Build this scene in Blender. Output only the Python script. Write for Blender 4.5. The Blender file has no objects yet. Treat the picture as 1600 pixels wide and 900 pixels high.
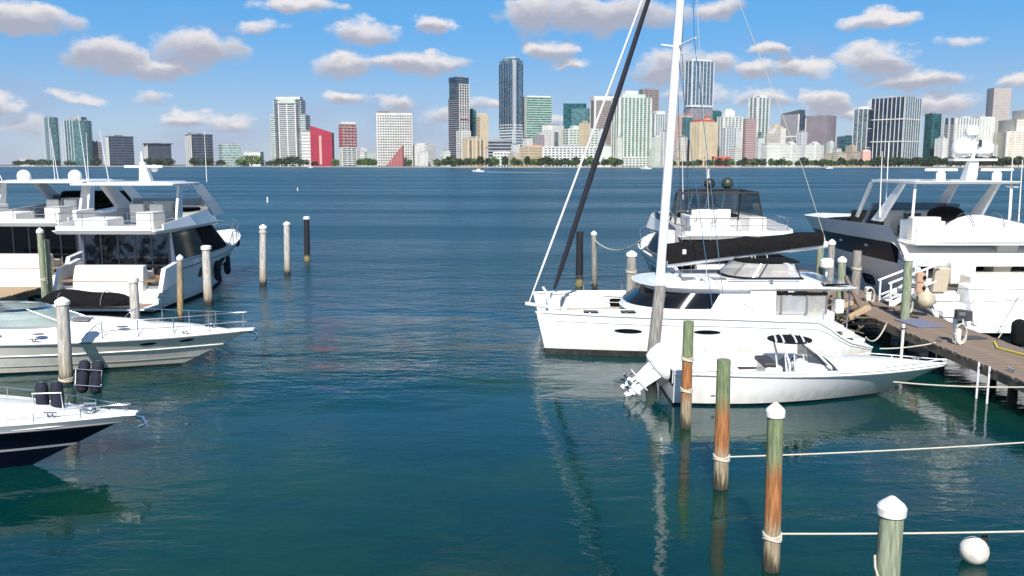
import bpy, bmesh, math, random
from mathutils import Vector, Matrix
R = math.radians
random.seed(7)
sc = bpy.context.scene
col = sc.collection
# ------------------------------------------------------------------ camera
FPX, HORIZ, CH = 1350.0, 257.0, 6.6          # focal length (photo pixels), horizon row, height over the water
PITCH = math.atan((450 - HORIZ) / FPX)
cam_d = bpy.data.cameras.new('camera'); cam = bpy.data.objects.new('camera', cam_d); col.objects.link(cam)
cam_d.sensor_width = 36; cam_d.lens = 36 * FPX / 1600; cam_d.clip_start = .1; cam_d.clip_end = 60000
cam.location = (0, 0, CH); cam.rotation_euler = (math.pi / 2 - PITCH, 0, 0)
sc.camera = cam
cp, sp = math.cos(PITCH), math.sin(PITCH)
def ray(px, py):
    u, v = (px - 800) / FPX, (450 - py) / FPX
    return Vector((u, cp + v * sp, -sp + v * cp))
def P(px, py, z=0.0):                        # the place at height z seen at a photo pixel
    r = ray(px, py); t = (z - CH) / r.z
    return Vector((r.x * t, r.y * t, z))
def D(px, py, Y):                            # the place at distance Y seen at a photo pixel
    r = ray(px, py); t = Y / r.y
    return Vector((r.x * t, Y, CH + r.z * t))
# ------------------------------------------------------------------ light
SUN_EL, SUN_AZ = R(42), R(186)               # the sun stands behind the camera
sc.view_settings.view_transform = 'Standard'; sc.view_settings.look = 'None'
EXPO = .52; sc.view_settings.exposure = EXPO; sc.view_settings.gamma = 1.0; sc.view_settings.use_curve_mapping = False
SKY = 0.1
def sky_world():
    w = bpy.data.worlds.new('World'); sc.world = w; w.use_nodes = True
    nt = w.node_tree; N = nt.nodes; L = nt.links; N.clear()
    def nd(t, **k):
        n = N.new(t)
        for a, b in k.items(): setattr(n, a, b)
        return n
    def put(s, v):
        if hasattr(v, 'is_output'): L.new(v, s)
        else: s.default_value = v
    def m(op, a, b=0.0, c=0.0, clamp=False):
        n = nd('ShaderNodeMath', operation=op, use_clamp=clamp)
        put(n.inputs[0], a); put(n.inputs[1], b); put(n.inputs[2], c); return n.outputs[0]
    def vm(op, a, b=(0, 0, 0), c=(0, 0, 0)):
        n = nd('ShaderNodeVectorMath', operation=op)
        put(n.inputs[0], a); put(n.inputs[1], b)
        if op == 'MULTIPLY_ADD': put(n.inputs[2], c)
        return n.outputs['Value'] if op == 'DOT_PRODUCT' else n.outputs[0]
    def rng(v, a, b, c=0.0, d=1.0):
        n = nd('ShaderNodeMapRange', interpolation_type='SMOOTHSTEP'); put(n.inputs[0], v)
        for i, q in enumerate((a, b, c, d)): put(n.inputs[i + 1], q)
        return n.outputs[0]
    def mix(f, a, b, t='MIX'):
        n = nd('ShaderNodeMix', data_type='RGBA', blend_type=t); put(n.inputs[0], f); put(n.inputs[6], a); put(n.inputs[7], b)
        return n.outputs[2]
    sky = nd('ShaderNodeTexSky', sky_type='NISHITA'); sky.sun_disc = False
    sky.sun_elevation = SUN_EL; sky.sun_rotation = SUN_AZ
    sky.altitude = 1200; sky.air_density = 1.0; sky.dust_density = 0.15; sky.ozone_density = 3.0
    hs = nd('ShaderNodeHueSaturation'); hs.inputs['Saturation'].default_value = 1.25; hs.inputs['Value'].default_value = .8
    L.new(sky.outputs[0], hs.inputs['Color'])
    tc = nd('ShaderNodeTexCoord'); dirv = tc.outputs['Generated']
    sx = nd('ShaderNodeSeparateXYZ'); L.new(dirv, sx.inputs[0]); X, Y, Z = sx.outputs
    az = m('ARCTAN2', X, Y); el = m('ARCSINE', Z)
    cx = nd('ShaderNodeCombineXYZ'); L.new(az, cx.inputs[0]); L.new(el, cx.inputs[1]); base = cx.outputs[0]
    def noise(v, s, d=5, r=.55, out='Fac'):
        n = nd('ShaderNodeTexNoise'); L.new(v, n.inputs['Vector']); n.inputs['Scale'].default_value = s
        n.inputs['Detail'].default_value = d; n.inputs['Roughness'].default_value = r; return n.outputs[out]
    str_ = vm('MULTIPLY', base, (1, 1.7, 1))
    w1 = vm('MULTIPLY_ADD', noise(str_, 13, 5, .6, 'Color'), (.085, .044, 0), (-.0425, -.022, 0))
    fb = noise(str_, 34, 7, .66)
    def chain(shift):
        v = vm('ADD', vm('ADD', base, w1), shift); acc = None
        for (px, py, rx, ry, k) in CLOUDS:
            r = ray(px, py).normalized(); a0, e0 = math.atan2(r.x, r.y), math.asin(r.z)
            ra, re = rx / FPX, ry / FPX
            q = vm('MULTIPLY_ADD', v, (1 / ra, 1 / re, 0), (-a0 / ra, -e0 / re, 0))
            d2 = m('ADD', vm('DOT_PRODUCT', q, q), 1 - k)
            acc = d2 if acc is None else m('SMOOTH_MIN', acc, d2, .15)
        return m('SUBTRACT', 1.0, acc)
    own, above = chain((0, 0, 0)), chain((0, .008, 0))
    # the same scattered cumulus all round, outside the part of the sky that was laid out cloud by cloud
    zz = m('MAXIMUM', Z, .035)
    pl = nd('ShaderNodeCombineXYZ'); L.new(m('DIVIDE', X, zz), pl.inputs[0]); L.new(m('DIVIDE', Y, zz), pl.inputs[1])
    gn = noise(pl.outputs[0], .9, 7, .55); ga = noise(vm('ADD', pl.outputs[0], (0, -.12, 0)), .9, 7, .55)
    outside = m('MAXIMUM', rng(m('ABSOLUTE', az), .56, .66), rng(el, .19, .25))
    def dens(ownv, g): 
        a = m('MULTIPLY_ADD', m('SUBTRACT', fb, .5), 2.0, ownv)
        b = m('MULTIPLY', m('SUBTRACT', g, .54), 7.0)
        n = nd('ShaderNodeMix', data_type='FLOAT'); put(n.inputs[0], outside); put(n.inputs[2], a); put(n.inputs[3], b); return n.outputs[0]
    dn, da = dens(own, gn), dens(above, ga)
    alpha = m('MULTIPLY', rng(dn, -.18, .78), rng(el, -.005, .02))
    shade = rng(m('SUBTRACT', da, m('MULTIPLY', dn, .5)), -.5, .5)
    g = 1 / SKY / 2 ** EXPO
    lit = mix(shade, (.93 * g, .87 * g, .85 * g, 1), (.43 * g, .44 * g, .52 * g, 1))
    low = rng(el, 0.0, .17)
    hz = mix(low, (.37 * g, .48 * g, .69 * g, 1), (.10 * g, .41 * g, .85 * g, 1))
    skyc = mix(.72, hs.outputs[0], hz)
    high = rng(el, .12, .9)
    skyc = mix(high, skyc, hs.outputs[0])
    skyc = mix(rng(m('ADD', noise(str_, 7, 3, .5), m('MULTIPLY', low, -.25)), .35, .7, 0, .55), skyc, (.36 * g, .40 * g, .60 * g, 1))
    c = mix(m('MULTIPLY', alpha, .92), skyc, lit)
    bg = nd('ShaderNodeBackground'); L.new(c, bg.inputs[0]); bg.inputs[1].default_value = SKY
    out = nd('ShaderNodeOutputWorld'); L.new(bg.outputs[0], out.inputs[0])
CLOUDS = [(20, 28, 85, 24, 1), (165, 88, 55, 30, 1.1), (310, 74, 66, 30, 1.1), (240, 100, 95, 20, .95), (405, 44, 50, 14, .6), (465, 8, 70, 14, .95),
  (570, 45, 58, 20, .95), (680, 37, 30, 16, 1), (535, 98, 44, 24, 1), (650, 97, 90, 18, 1), (550, 158, 45, 13, .9), (295, 185, 45, 14, .9),
  (120, 153, 40, 10, .7), (622, 165, 30, 20, .7), (830, 28, 38, 28, 1), (930, 22, 140, 30, 1), (860, 75, 45, 17, 1), (885, 98, 50, 12, .7),
  (1050, 105, 65, 30, .9), (1130, 105, 40, 24, .8), (1200, 77, 26, 13, 1), (1240, 102, 48, 18, 1), (1180, 112, 45, 15, .8), (1365, 36, 52, 14, 1),
  (1370, 94, 62, 24, 1), (1430, 120, 68, 18, 1), (1285, 160, 30, 26, 1.1), (1318, 178, 36, 14, .9), (1200, 155, 60, 18, .8), (1470, 160, 60, 20, .8),
  (1590, 125, 34, 15, .8), (1390, 165, 50, 16, .8), (1540, 190, 60, 16, .8), (1090, 150, 60, 18, .7), (700, 185, 60, 18, .7), (900, 190, 60, 14, .6), (360, 190, 50, 16, .7), (1500, 60, 50, 14, .5), (5, 175, 34, 15, .9), (240, 148, 40, 20, .5), (40, 205, 70, 25, .45), (760, 160, 60, 16, .6), (1120, 10, 60, 20, .8)]
sky_world()
sun_d = bpy.data.lights.new('sun', 'SUN'); sun = bpy.data.objects.new('sun', sun_d); col.objects.link(sun)
sun_d.energy = 4.9; sun_d.angle = R(.53); sun_d.color = (1, .955, .89)
sd = Vector((math.sin(SUN_AZ) * math.cos(SUN_EL), math.cos(SUN_AZ) * math.cos(SUN_EL), math.sin(SUN_EL)))
sun.rotation_euler = sd.to_track_quat('Z', 'Y').to_euler(); sun.location = sd * 300
# ------------------------------------------------------------------ materials
MATS = {}
def mat(name, c, rough=.5, metal=0.0, var=.12, scale=3.0, bump=0.0, bscale=40.0, spec=.5, coat=0.0, trans=0.0, c2=None, coord='Object', stretch=(1, 1, 1), thr=(.35, .65), alpha=1.0, ior=1.45):
    if name in MATS: return MATS[name]
    mt = bpy.data.materials.new(name); mt.use_nodes = True; nt = mt.node_tree; N, L = nt.nodes, nt.links
    b = N['Principled BSDF']
    b.inputs['Roughness'].default_value = rough; b.inputs['Metallic'].default_value = metal
    b.inputs['Specular IOR Level'].default_value = spec; b.inputs['IOR'].default_value = ior
    if coat: b.inputs['Coat Weight'].default_value = coat; b.inputs['Coat Roughness'].default_value = .06
    if trans: b.inputs['Transmission Weight'].default_value = trans
    if alpha < 1: b.inputs['Alpha'].default_value = alpha
    tc = N.new('ShaderNodeTexCoord'); mp = N.new('ShaderNodeMapping'); L.new(tc.outputs[coord], mp.inputs[0]); mp.inputs['Scale'].default_value = stretch
    nz = N.new('ShaderNodeTexNoise'); L.new(mp.outputs[0], nz.inputs['Vector']); nz.inputs['Scale'].default_value = scale; nz.inputs['Detail'].default_value = 5
    mr = N.new('ShaderNodeMapRange'); L.new(nz.outputs['Fac'], mr.inputs[0]); mr.inputs[1].default_value = thr[0]; mr.inputs[2].default_value = thr[1]
    mx = N.new('ShaderNodeMix'); mx.data_type = 'RGBA'; L.new(mr.outputs[0], mx.inputs[0])
    c2 = c2 or tuple(x * (1 - var) for x in c)
    mx.inputs[6].default_value = (*c, 1); mx.inputs[7].default_value = (*c2, 1); L.new(mx.outputs[2], b.inputs['Base Color'])
    if bump:
        n2 = N.new('ShaderNodeTexNoise'); L.new(mp.outputs[0], n2.inputs['Vector']); n2.inputs['Scale'].default_value = bscale; n2.inputs['Detail'].default_value = 4
        bp = N.new('ShaderNodeBump'); bp.inputs['Strength'].default_value = bump; bp.inputs['Distance'].default_value = .02
        L.new(n2.outputs['Fac'], bp.inputs['Height']); L.new(bp.outputs[0], b.inputs['Normal'])
    MATS[name] = mt; return mt
# ------------------------------------------------------------------ mesh builder
class MB:
    def __init__(s): s.v, s.f = [], []
    def add(s, vs, fs):
        o = len(s.v); s.v += [tuple(q) for q in vs]; s.f += [[i + o for i in q] for q in fs]; return s
    def box(s, c, d, rz=0.0, rx=0.0, ry=0.0):
        m = Matrix.Rotation(rz, 3, 'Z') @ Matrix.Rotation(ry, 3, 'Y') @ Matrix.Rotation(rx, 3, 'X'); c = Vector(c)
        vs = [c + m @ Vector((x * d[0] / 2, y * d[1] / 2, z * d[2] / 2)) for x in (-1, 1) for y in (-1, 1) for z in (-1, 1)]
        return s.add(vs, [(0, 1, 3, 2), (4, 6, 7, 5), (0, 4, 5, 1), (2, 3, 7, 6), (0, 2, 6, 4), (1, 5, 7, 3)])
    def beam(s, a, b, w, h, up=(0, 0, 1)):
        a, b = Vector(a), Vector(b); t = (b - a).normalized(); x = t.cross(Vector(up))
        if x.length < 1e-4: x = t.cross(Vector((0, 1, 0)))
        x.normalize(); y = x.cross(t)
        vs = [p + x * (i * w / 2) + y * (j * h / 2) for p in (a, b) for i, j in ((-1, -1), (1, -1), (1, 1), (-1, 1))]
        return s.add(vs, [(3, 2, 1, 0), (4, 5, 6, 7)] + [(k, (k + 1) % 4, (k + 1) % 4 + 4, k + 4) for k in range(4)])
    def loft(s, rows, closed=True, cap=True):
        n = len(rows[0]); vs = [p for r in rows for p in r]; fs = []
        for i in range(len(rows) - 1):
            for j in range(n if closed else n - 1):
                k = (j + 1) % n; fs.append((i * n + j, i * n + k, (i + 1) * n + k, (i + 1) * n + j))
        if cap and closed: fs.append(tuple(range(n - 1, -1, -1))); fs.append(tuple((len(rows) - 1) * n + j for j in range(n)))
        return s.add(vs, fs)
    def tube(s, path, r, n=8, cap=True):
        path = [Vector(p) for p in path]; rr = r if isinstance(r, (list, tuple)) else [r] * len(path); rows = []; px = None
        for i, p in enumerate(path):
            t = (path[min(i + 1, len(path) - 1)] - path[max(i - 1, 0)]).normalized()
            if px is None:
                px = t.cross(Vector((0, 0, 1)))
                if px.length < .05: px = t.cross(Vector((1, 0, 0)))
            px = (px - t * px.dot(t)).normalized(); py = t.cross(px)
            rows.append([p + (px * math.cos(2 * math.pi * k / n) + py * math.sin(2 * math.pi * k / n)) * rr[i] for k in range(n)])
        return s.loft(rows, True, cap)
    def lathe(s, prof, c=(0, 0, 0), n=16):
        c = Vector(c)
        return s.loft([[c + Vector((math.cos(2 * math.pi * k / n) * max(r, .001), math.sin(2 * math.pi * k / n) * max(r, .001), z)) for k in range(n)] for r, z in prof], True, True)
    def ball(s, c, r, n=12, e=(1, 1, 1)):
        c = Vector(c); m = n // 2
        return s.loft([[c + Vector((math.cos(2 * math.pi * k / n) * math.sin(math.pi * i / m) * r * e[0], math.sin(2 * math.pi * k / n) * math.sin(math.pi * i / m) * r * e[1], -math.cos(math.pi * i / m) * r * e[2])) for k in range(n)] for i in ([.08] + list(range(1, m)) + [m - .08])], True, True)
    def prism(s, out, z0, z1, out2=None):
        o2 = out2 or out
        return s.loft([[(x, y, z0) for x, y in out], [(x, y, z1) for x, y in o2]], True, True)
    def build(s, name, m, parent=None, smooth=35, bevel=0.0, stuff=False, label=None):
        me = bpy.data.meshes.new(name); me.from_pydata(s.v, [], s.f); me.update()
        bm = bmesh.new(); bm.from_mesh(me); bmesh.ops.recalc_face_normals(bm, faces=bm.faces); bm.to_mesh(me); bm.free()
        if m: me.materials.append(m)
        if smooth:
            for p in me.polygons: p.use_smooth = True
            me.set_sharp_from_angle(angle=R(smooth))
        o = bpy.data.objects.new(name, me); col.objects.link(o)
        if parent: o.parent = parent
        if bevel:
            b = o.modifiers.new('edge', 'BEVEL'); b.width = bevel; b.segments = 2; b.limit_method = 'ANGLE'; b.angle_limit = R(40)
        if stuff: o['kind'] = 'stuff'
        if label: o['label'] = label
        return o
def tag(o, label=None, cat=None, group=None, kind=None):
    if label: o['label'] = label
    if cat: o['category'] = cat
    if group: o['group'] = group
    if kind: o['kind'] = kind
    return o
def thing(name, label, cat, loc=(0, 0, 0), rz=0.0, group=None):
    o = bpy.data.objects.new(name, None); col.objects.link(o); o.location = loc; o.rotation_euler = (0, 0, rz); o.empty_display_size = .3
    return tag(o, label, cat, group)
def again(o, name, parent, loc=None, rz=None):       # one more of a part, sharing its mesh
    c = o.copy(); col.objects.link(c); c.parent = parent
    if loc is not None: c.location = loc
    if rz is not None: c.rotation_euler = (0, 0, rz)
    return c
KIDS = {}
def copy_tree(root, parent=None):
    if not KIDS:
        pass
    c = root.copy(); col.objects.link(c)
    if parent: c.parent = parent
    for ch in [o for o in col.objects if o.parent == root]: copy_tree(ch, c)
    return c
def sag(a, b, d, n=12):
    a, b = Vector(a), Vector(b)
    return [a.lerp(b, t / n) - Vector((0, 0, d * 4 * (t / n) * (1 - t / n))) for t in range(n + 1)]
# ------------------------------------------------------------------ water, far shore
def water_mat():
    mt = bpy.data.materials.new('sea_water'); mt.use_nodes = True; nt = mt.node_tree; N, L = nt.nodes, nt.links
    b = N['Principled BSDF']; b.inputs['Roughness'].default_value = .03; b.inputs['IOR'].default_value = 1.333; b.inputs['Subsurface Weight'].default_value = 1.0; b.inputs['Subsurface Scale'].default_value = 1.6; b.inputs['Subsurface Radius'].default_value = (.3, 1.0, 1.0); b.subsurface_method = 'BURLEY'
    g = N.new('ShaderNodeNewGeometry')
    def noise(scale, sx=1, sy=1, d=4, rough=.55, dist=0.0):
        mp = N.new('ShaderNodeMapping'); mp.inputs['Scale'].default_value = (sx, sy, 1); mp.inputs['Rotation'].default_value = (0, 0, R(12)); L.new(g.outputs['Position'], mp.inputs[0])
        n = N.new('ShaderNodeTexNoise'); L.new(mp.outputs[0], n.inputs['Vector']); n.inputs['Scale'].default_value = scale; n.inputs['Detail'].default_value = d; n.inputs['Roughness'].default_value = rough; n.inputs['Distortion'].default_value = dist
        return n.outputs['Fac']
    def m(op, a, b_, c=0.0):
        n = N.new('ShaderNodeMath'); n.operation = op
        for i, q in enumerate((a, b_, c)):
            if hasattr(q, 'is_output'): L.new(q, n.inputs[i])
            else: n.inputs[i].default_value = q
        return n.outputs[0]
    def rng(v, a, b_, c, d):
        n = N.new('ShaderNodeMapRange'); n.interpolation_type = 'SMOOTHSTEP'; L.new(v, n.inputs[0])
        for i, q in enumerate((a, b_, c, d)): n.inputs[i + 1].default_value = q
        return n.outputs[0]
    sp_ = N.new('ShaderNodeSeparateXYZ'); L.new(g.outputs['Position'], sp_.inputs[0]); X, Y = sp_.outputs[0], sp_.outputs[1]
    # deeper blue out in the bay, green over the shallow basin by the docks
    deep = rng(m('ADD', Y, m('MULTIPLY', noise(.05, 1, 1, 3), 24.0)), 16, 54, 0, 1)
    mx = N.new('ShaderNodeMix'); mx.data_type = 'RGBA'; L.new(deep, mx.inputs[0]); mx.inputs[6].default_value = (.0005, .024, .019, 1); mx.inputs[7].default_value = (.001, .038, .058, 1)
    pat = N.new('ShaderNodeMix'); pat.data_type = 'RGBA'; L.new(m('MULTIPLY', rng(noise(.16, 1, 1.4, 4), .42, .62, 0, 1), rng(Y, 20, 45, 1, 0)), pat.inputs[0])
    L.new(mx.outputs[2], pat.inputs[6]); pat.inputs[7].default_value = (.005, .036, .022, 1)
    L.new(pat.outputs[2], b.inputs['Base Color'])
    # wind ripples out in the open, small wobble in the shelter of the slips
    r2 = m('SQRT', m('ADD', m('POWER', m('ADD', X, 6.0), 2.0), m('POWER', m('SUBTRACT', Y, 31.0), 2.0)), 0)
    openw = m('MAXIMUM', m('MAXIMUM', m('MULTIPLY', rng(m('ADD', r2, m('MULTIPLY', noise(.12, 1, 1, 3), 6.0)), 6, 14, .95, 0), 1.0), rng(Y, 28, 46, 0, 1)), .10)
    L.new(m('MULTIPLY', rng(Y, 14, 62, .02, .36), rng(noise(.02, .25, 1.6, 4), .38, .62, .72, 1.06)), b.inputs['Roughness'])
    gust = rng(noise(.03, .6, 1.6, 3), .35, .65, .55, 1.15)
    amp = m('MULTIPLY', openw, gust)
    h1 = noise(.75, .75, 1.5, 4, .5, .4); h2 = noise(2.6, .7, 1.6, 3, .5, .6); h3 = noise(.2, .7, 1.5, 3)
    h = m('MULTIPLY_ADD', h2, .38, m('MULTIPLY', h1, 1.0))
    h = m('MULTIPLY_ADD', h3, 1.9, h)
    bp = N.new('ShaderNodeBump'); bp.inputs['Strength'].default_value = 1.0; bp.inputs['Distance'].default_value = .23
    L.new(m('MULTIPLY', h, amp), bp.inputs['Height']); L.new(bp.outputs[0], b.inputs['Normal'])
    return mt
w = MB(); ys = [-300, -20, 10, 40, 120, 400, 1200, 3000, 9000, 30000]
rows = [[(x, y, 0) for x in (-26000, -3000, -300, -40, 0, 40, 300, 3000, 26000)] for y in ys]
o = w.loft(rows, False, False).build('water', water_mat(), smooth=0); tag(o, 'calm blue green harbour water', kind='structure')
M_land = mat('shore_grass', (.06, .09, .035), .9, scale=.02, c2=(.16, .15, .11)); M_wall = mat('seawall_stone', (.42, .39, .34), .85, scale=.1)
def shore_y(px): return 2750 - 820 * max(0, min(1, (px - 150) / 540))       # the far shore comes closer towards the middle
edge = [D(px, 260, shore_y(px)) for px in range(-1400, 3001, 50)]
lm = MB(); lm.loft([[(p.x, p.y + 3, 1.5), (p.x * 1.6, p.y + 4000, 1.6)] for p in edge], False, False)
tag(lm.build('far_shore', M_land, smooth=0), 'low land under the city across the bay', kind='structure')
sw = MB(); sw.loft([[(p.x, p.y, -1), (p.x, p.y, 1.7), (p.x, p.y + 3.2, 1.7), (p.x, p.y + 3.2, -1)] for p in edge], True, True)
tag(sw.build('seawall', M_wall, smooth=0), 'pale low stone seawall along the far shore', kind='structure')
# ------------------------------------------------------------------ haze over the bay is thin: see the end of the script
# ------------------------------------------------------------------ skyline
def glassmat(name, c, c2=None, rough=.12, cell=3.6, metal=0.35):
    if name in MATS: return MATS[name]
    mt = bpy.data.materials.new(name); mt.use_nodes = True; nt = mt.node_tree; N, L = nt.nodes, nt.links
    b = N['Principled BSDF']; b.inputs['Roughness'].default_value = rough; b.inputs['Metallic'].default_value = metal
    tc = N.new('ShaderNodeTexCoord'); sn = N.new('ShaderNodeVectorMath'); sn.operation = 'SNAP'; L.new(tc.outputs['Object'], sn.inputs[0]); sn.inputs[1].default_value = (cell * 1.3, cell * 1.3, cell)
    wn = N.new('ShaderNodeTexWhiteNoise'); L.new(sn.outputs[0], wn.inputs[0])
    mx = N.new('ShaderNodeMix'); mx.data_type = 'RGBA'; L.new(wn.outputs[0], mx.inputs[0]); c2 = c2 or tuple(min(1, q * 1.7 + .015) for q in c)
    mx.inputs[6].default_value = (*[q * .7 for q in c], 1); mx.inputs[7].default_value = (*c2, 1); L.new(mx.outputs[2], b.inputs['Base Color'])
    MATS[name] = mt; return mt
WHITE = mat('white_render', (.62, .61, .58), .7, scale=.05, var=.15); CREAM = mat('cream_render', (.56, .48, .34), .75, scale=.05, var=.15)
PALE = mat('pale_green_render', (.47, .54, .48), .7, scale=.05, var=.15); BEIGE = mat('beige_render', (.42, .34, .24), .75, scale=.05, var=.15)
GREYC = mat('grey_concrete', (.29, .29, .31), .8, scale=.05, var=.2); BROWN = mat('brown_cladding', (.20, .14, .11), .7, scale=.05, var=.2)
DARKC = mat('dark_concrete', (.075, .08, .095), .7, scale=.05, var=.2); RED = mat('red_cladding', (.33, .014, .045), .55, scale=.03, var=.12)
PINK = mat('salmon_render', (.55, .33, .28), .7, scale=.05, var=.15); ROOFT = mat('terracotta_roof', (.50, .10, .06), .7, scale=.08, var=.2)
MAUVE = mat('mauve_stone', (.23, .205, .235), .7, scale=.05, var=.15); SILVER = mat('silver_fins', (.55, .58, .60), .5, scale=.05, var=.1)
G_TEAL = glassmat('teal_glass', (.06, .16, .17), (.13, .27, .27)); G_DTEAL = glassmat('dark_teal_glass', (.012, .085, .095), cell=6); G_BLUE = glassmat('blue_glass', (.10, .17, .25), (.17, .27, .36))
G_DARK = glassmat('dark_glass', (.02, .03, .045)); G_GREEN = glassmat('green_glass', (.07, .18, .14)); G_GREY = glassmat('grey_glass', (.11, .15, .17)); G_PALE = glassmat('pale_glass', (.24, .33, .33))
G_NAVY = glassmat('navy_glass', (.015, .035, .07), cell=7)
def rrect(w, d, r, n=4):
    r = max(.02, min(r, w / 2 - .01, d / 2 - .01)); pts = []
    for cx, cy, a0 in ((w / 2 - r, d / 2 - r, 0), (-w / 2 + r, d / 2 - r, 90), (-w / 2 + r, -d / 2 + r, 180), (w / 2 - r, -d / 2 + r, 270)):
        for k in range(n + 1): a = R(a0 + 90 * k / n); pts.append((cx + r * math.cos(a), cy + r * math.sin(a)))
    return pts
class Tower:
    """a tower standing on the far shore; x0..x1 and ytop are where it shows in the photograph, dist is how far away it stands"""
    def __init__(s, name, label, x0, x1, ytop, dist, xs=None, yaw=32, right=False, body=None, r=.3, tier=None, ybase=259.0, dep=.75):
        a, b = D(x0, 257, dist), D(x1, 257, dist); W = b.x - a.x; s.top = D((x0 + x1) / 2, ytop, dist).z; s.z0 = 1.6; s.H = s.top - s.z0; s.dist = dist; s.k = dist / FPX
        if xs is None: s.yaw = math.atan2(-(a.x + b.x) / 2, dist) * 0; s.w, s.d = W, W * dep
        else:
            f = (xs - x0) / (x1 - x0); t = R(yaw); s.yaw = t; s.w = (1 - f) * W / math.cos(t); s.d = f * W / math.sin(t)
        s.o = thing(name, label, 'building', ((a.x + b.x) / 2, dist + s.d / 2 + 8, s.z0), s.yaw)
        s.r = r; s.body = body
        if body: s.block('wall', body, 0, 1); s.plant()
    def plant(s):
        rp = random.Random(int(s.H * 100)); mb = MB()
        for k in range(5): q = rp.uniform(2, 5); mb.box((rp.uniform(-.34, .34) * s.w, rp.uniform(-.3, .2) * s.d, s.H + q * .45), (rp.uniform(.08, .24) * s.w, rp.uniform(.1, .3) * s.d, q))
        mb.tube([(s.w * .2, 0, s.H), (s.w * .2, 0, s.H + rp.uniform(6, 14))], .35, 5)
        mb.build('roof_plant', GREYC, s.o, 0, stuff=True)
    def z(s, y): return (D(800, y, s.dist).z - s.z0)
    def block(s, nm, m, f0, f1, w=1.0, d=1.0, dx=0.0, dy=0.0, r=None):
        MB().prism([(x + dx * s.w, y + dy * s.d) for x, y in rrect(s.w * w, s.d * d, s.r if r is None else r)], s.H * f0, s.H * f1).build(nm, m, s.o)
        return s
    def slabs(s, m, n, th=.3, out=.9, f0=0.0, f1=1.0, w=1.0, d=1.0, dx=0.0, dy=0.0, nm='floor_slab'):
        mb = MB(); h = s.H * (f1 - f0) / n
        for i in range(n):
            z = s.H * f0 + h * (i + 1); mb.prism([(x + dx * s.w, y + dy * s.d) for x, y in rrect(s.w * w + 2 * out, s.d * d + 2 * out, s.r + out)], z - h * th, z + .02)
        mb.build(nm, m, s.o, smooth=0, stuff=True); return s
    def fins(s, m, nf, ns, th=1.2, out=1.2, f0=0.0, f1=1.0, w=1.0, d=1.0, dx=0.0, dy=0.0, nm='fin', u0=0.0, u1=1.0):
        mb = MB(); W, Dp = s.w * w, s.d * d; zc, hh = s.H * (f0 + f1) / 2, s.H * (f1 - f0)
        for i in range(nf):
            u = u0 + (u1 - u0) * (i / (nf - 1) if nf > 1 else .5); mb.box(((u - .5) * (W - th) + dx * s.w, -Dp / 2 - out / 2 + dy * s.d + .3, zc), (th, out + .6, hh))
        for i in range(ns):
            u = i / (ns - 1) if ns > 1 else .5
            for q in (-1, 1): mb.box((q * (W / 2 + out / 2 - .3) + dx * s.w, (u - .5) * (Dp - th) + dy * s.d, zc), (out + .6, th, hh))
        mb.build(nm, m, s.o, smooth=0, stuff=True); return s
    def panel(s, nm, m, face, u0, u1, f0, f1, out=.5, label=None):
        zc, hh = s.H * (f0 + f1) / 2, s.H * (f1 - f0); mb = MB()
        if face == 'front': mb.box(((u0 + u1 - 1) / 2 * s.w, -s.d / 2 - out / 2 + .2, zc), ((u1 - u0) * s.w, out + .4, hh))
        else: 
            q = -1 if face == 'side' else 1
            mb.box((q * (s.w / 2 + out / 2 - .2), -(u0 + u1 - 1) / 2 * s.d, zc), (out + .4, (u1 - u0) * s.d, hh))
        mb.build(nm, m, s.o, smooth=0, label=label); return s
    def cap(s, nm, m, u0, u1, px, py0, py1, depth=.6):
        """roof piece between photo rows py1 (top) and the roof, u0..u1 across the roof"""
        z0, z1 = s.z(py0), s.z(py1)
        MB().box(((u0 + u1 - 1) / 2 * s.w, 0, (z0 + z1) / 2), ((u1 - u0) * s.w, s.d * depth, z1 - z0)).build(nm, m, s.o, smooth=0); return s
B = Tower
FAR, MID, NEAR = 2900, 2520, 2150
# from the western end of the shore to the eastern end
t = B('glass_tower', 'teal grey glass tower, far end of the skyline, flat topped', 57, 90, 183, FAR, 79, 40, body=G_TEAL, r=8); t.slabs(G_GREY, 22, .25, .4); t.fins(SILVER, 2, 2, 1.5, 1.0).cap('roof_block', GREYC, .1, .9, 0, 183, 181)
t = B('glass_tower', 'teal glass tower with a small drum on its roof', 98, 137, 188, FAR, body=G_TEAL, r=30); t.slabs(G_GREY, 22, .25, .4); t.fins(SILVER, 5, 0, 1.6, 1.2, u1=.45).cap('roof_drum', GREYC, .25, .75, 0, 188, 182)
t = B('slab_block', 'low grey block behind the dark office slab', 138, 157, 222, FAR + 60, 141, 30, body=MAUVE); t.slabs(DARKC, 9, .4, .3)
def dark_slab(label, x0, x1, ytop, xs, ns):
    t = B('office_slab', label, x0, x1, ytop, FAR, xs, 30, body=DARKC); t.slabs(G_NAVY, 11, .5, .25)  # shade of the broad front is put into the dark wall colour
    mb = MB()
    for i in range(ns): mb.box((-t.w / 2 - .9, (i / (ns - 1) - .5) * (t.d - 3), t.H / 2), (2, t.d / ns * .5, t.H))
    mb.build('white_pier', WHITE, t.o, smooth=0, stuff=True); t.block('roof_parapet', DARKC, 1.0, 1.03, 1.04, 1.04); t.cap('plant_room', DARKC, .3, .6, 0, ytop, ytop - 3)
    return t
dark_slab('dark office slab beside the teal tower with the drum', 155, 204, 214, 173, 4)
t = dark_slab('lowest of the dark office slabs, with an overhanging roof', 217, 263, 226, 233, 3); t.block('roof_slab', DARKC, 1.03, 1.07, 1.16, 1.16)
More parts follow.
